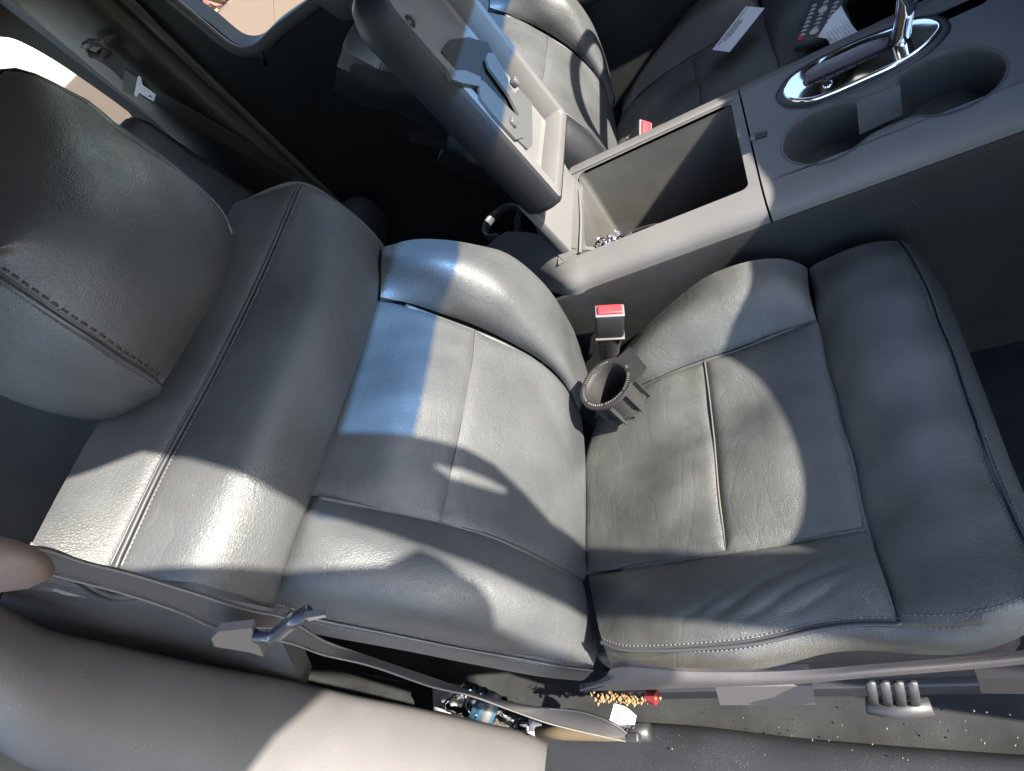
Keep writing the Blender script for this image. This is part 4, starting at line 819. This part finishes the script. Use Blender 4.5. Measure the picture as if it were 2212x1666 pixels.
# ================================================================== OUTSIDE
m = MB(); nx = 40; V = [(x, y, -1.0) for x in np.linspace(-150, 150, nx) for y in np.linspace(-150, 150, nx)]
GR = M('dirt_lot', (.085, .062, .040), .95, spec=.1, bump=(8, .4, 'n')); GR.node_tree.nodes['Principled BSDF']
o = mk('ground', V, [(i * nx + j, (i + 1) * nx + j, (i + 1) * nx + j + 1, i * nx + j + 1) for i in range(nx - 1) for j in range(nx - 1)], GR, None, False); tag(o, kind='structure')
SL = M('tan_slab', (.125, .088, .058), .9, spec=.1, bump=(30, .3, 'n'), mottle=.08)
def gz(px, py, z=-.97): return at(px, py, 'z', z)
q = [gz(437, 46), gz(510, -4), gz(586, -40), gz(594, 80), gz(560, 130), gz(500, 110)]
o = MB().prism([q], (0, 0, -.03)).build('concrete_slab', SL, None, False); tag(o, 'tan concrete slab seen through the far window, left of the joint', 'concrete slab', 'concrete slabs')
q = [gz(588, -40), gz(760, -60), gz(700, 80), gz(596, 80)]
o = MB().prism([q], (0, 0, -.03)).build('concrete_slab', SL, None, False); tag(o, 'tan concrete slab seen through the far window, right of the joint', 'concrete slab', 'concrete slabs')
def weeds(name, cx, cy, R_, H_, n, mat, label, cat, sz=.25):
    m = MB()
    for i in range(n):
        a_ = random.uniform(0, 6.28); r_ = R_ * random.random() ** .5; p = np.array([cx + r_ * math.cos(a_), cy + r_ * math.sin(a_), -1 + H_ * random.random() * (1 - .5 * r_ / R_)]); d1_, d2_ = rng.normal(0, sz, (2, 3)); m.add([p, p + d1_, p + d2_], [(0, 1, 2)])
    o = m.build(name, mat, None, False); return tag(o, label, cat)
g_ = gz(430, 20); 
def litter(mat, n, nm, label, cat, sz):
    m = MB()
    for i in range(n):
        px, py = random.uniform(360, 500), random.uniform(-30, 60)
        if py > 46 - (px - 437) * .68 - 4: continue
        p = gz(px, py, -.93); d1_, d2_ = rng.normal(0, sz, (2, 3)); m.add([p, p + d1_, p + d2_], [(0, 1, 2)])
    return tag(m.build(nm, mat, None, False), label, cat, None, 'stuff')
litter(M('red_brown_litter', (.16, .06, .06), .8), 260, 'roadside_litter', 'dark red litter beyond the tan slab outside the far window', 'litter', .5)
litter(M('dry_weeds', (.30, .30, .08), .8), 160, 'dry_grass', 'yellow green weeds beyond the tan slab outside the far window', 'weeds', .4)
BU = M('dry_bush', (.10, .085, .035), .9)
for i, (px, rr, hh, lb) in enumerate(((140, 1.7, 2.2, 'yellowish bushy tree at the left of the narrow rear window'), (180, 1.3, 1.5, 'smaller yellowish bush low in the narrow rear window'))):
    d_ = ray(px, 190); d_ = d_ / np.linalg.norm(d_[:2]); c_ = CAM + d_ * (34 + 3 * i)
    tr = thing('bush', (c_[0], c_[1], -1), lb, 'bush')
    m = MB()
    for k in range(1500):
        v = rng.normal(0, 1, 3); v /= np.linalg.norm(v); v *= random.random() ** .4; p = np.array([c_[0], c_[1], -1 + hh / 2]) + v * np.array([rr, rr, hh / 2]); d1_, d2_ = rng.normal(0, .16, (2, 3)); m.add([p, p + d1_, p + d2_], [(0, 1, 2)])
    m.build('crown', BU, tr, False); m = MB(); m.tube([(c_[0], c_[1], -1), (c_[0], c_[1], .4)], [.15, .08], 8); m.build('trunk', BU, tr)
d_ = ray(218, 226); d_ /= np.linalg.norm(d_[:2]); c_ = CAM + d_ * 46
m = MB(); m.box((c_[0], c_[1], -.3), 3.0, 1.6, 1.2, [(d_[1], -d_[0], 0), (d_[0], d_[1], 0), (0, 0, 1)], .25); m.box((c_[0], c_[1], .4), 1.6, 1.4, .6, [(d_[1], -d_[0], 0), (d_[0], d_[1], 0), (0, 0, 1)], .2); o = m.build('parked_car', M('blue_grey_paint', (.18, .21, .28), .3)); tag(o, 'blurred blue grey car parked far behind the bushes', 'car')

# rear of the cabin, outside the picture, added to close the body and darken the cabin
nr = thing('rear_door', (-1.2, -.4, -.3), 'dark rear door on the near side behind the pillar', 'car door')
m = MB(); m.box((-1.2, -.40, .3), 1.5, .05, 1.26, None, .02); m.build('door_panel', DOOR, nr)
m = MB(); m.box((-1.75, .47, .02), .04, 1.6, .8, None, .01); o = m.build('rear_cabin_wall', DOOR); tag(o, 'dark wall closing the back of the cabin behind the bench', 'wall')
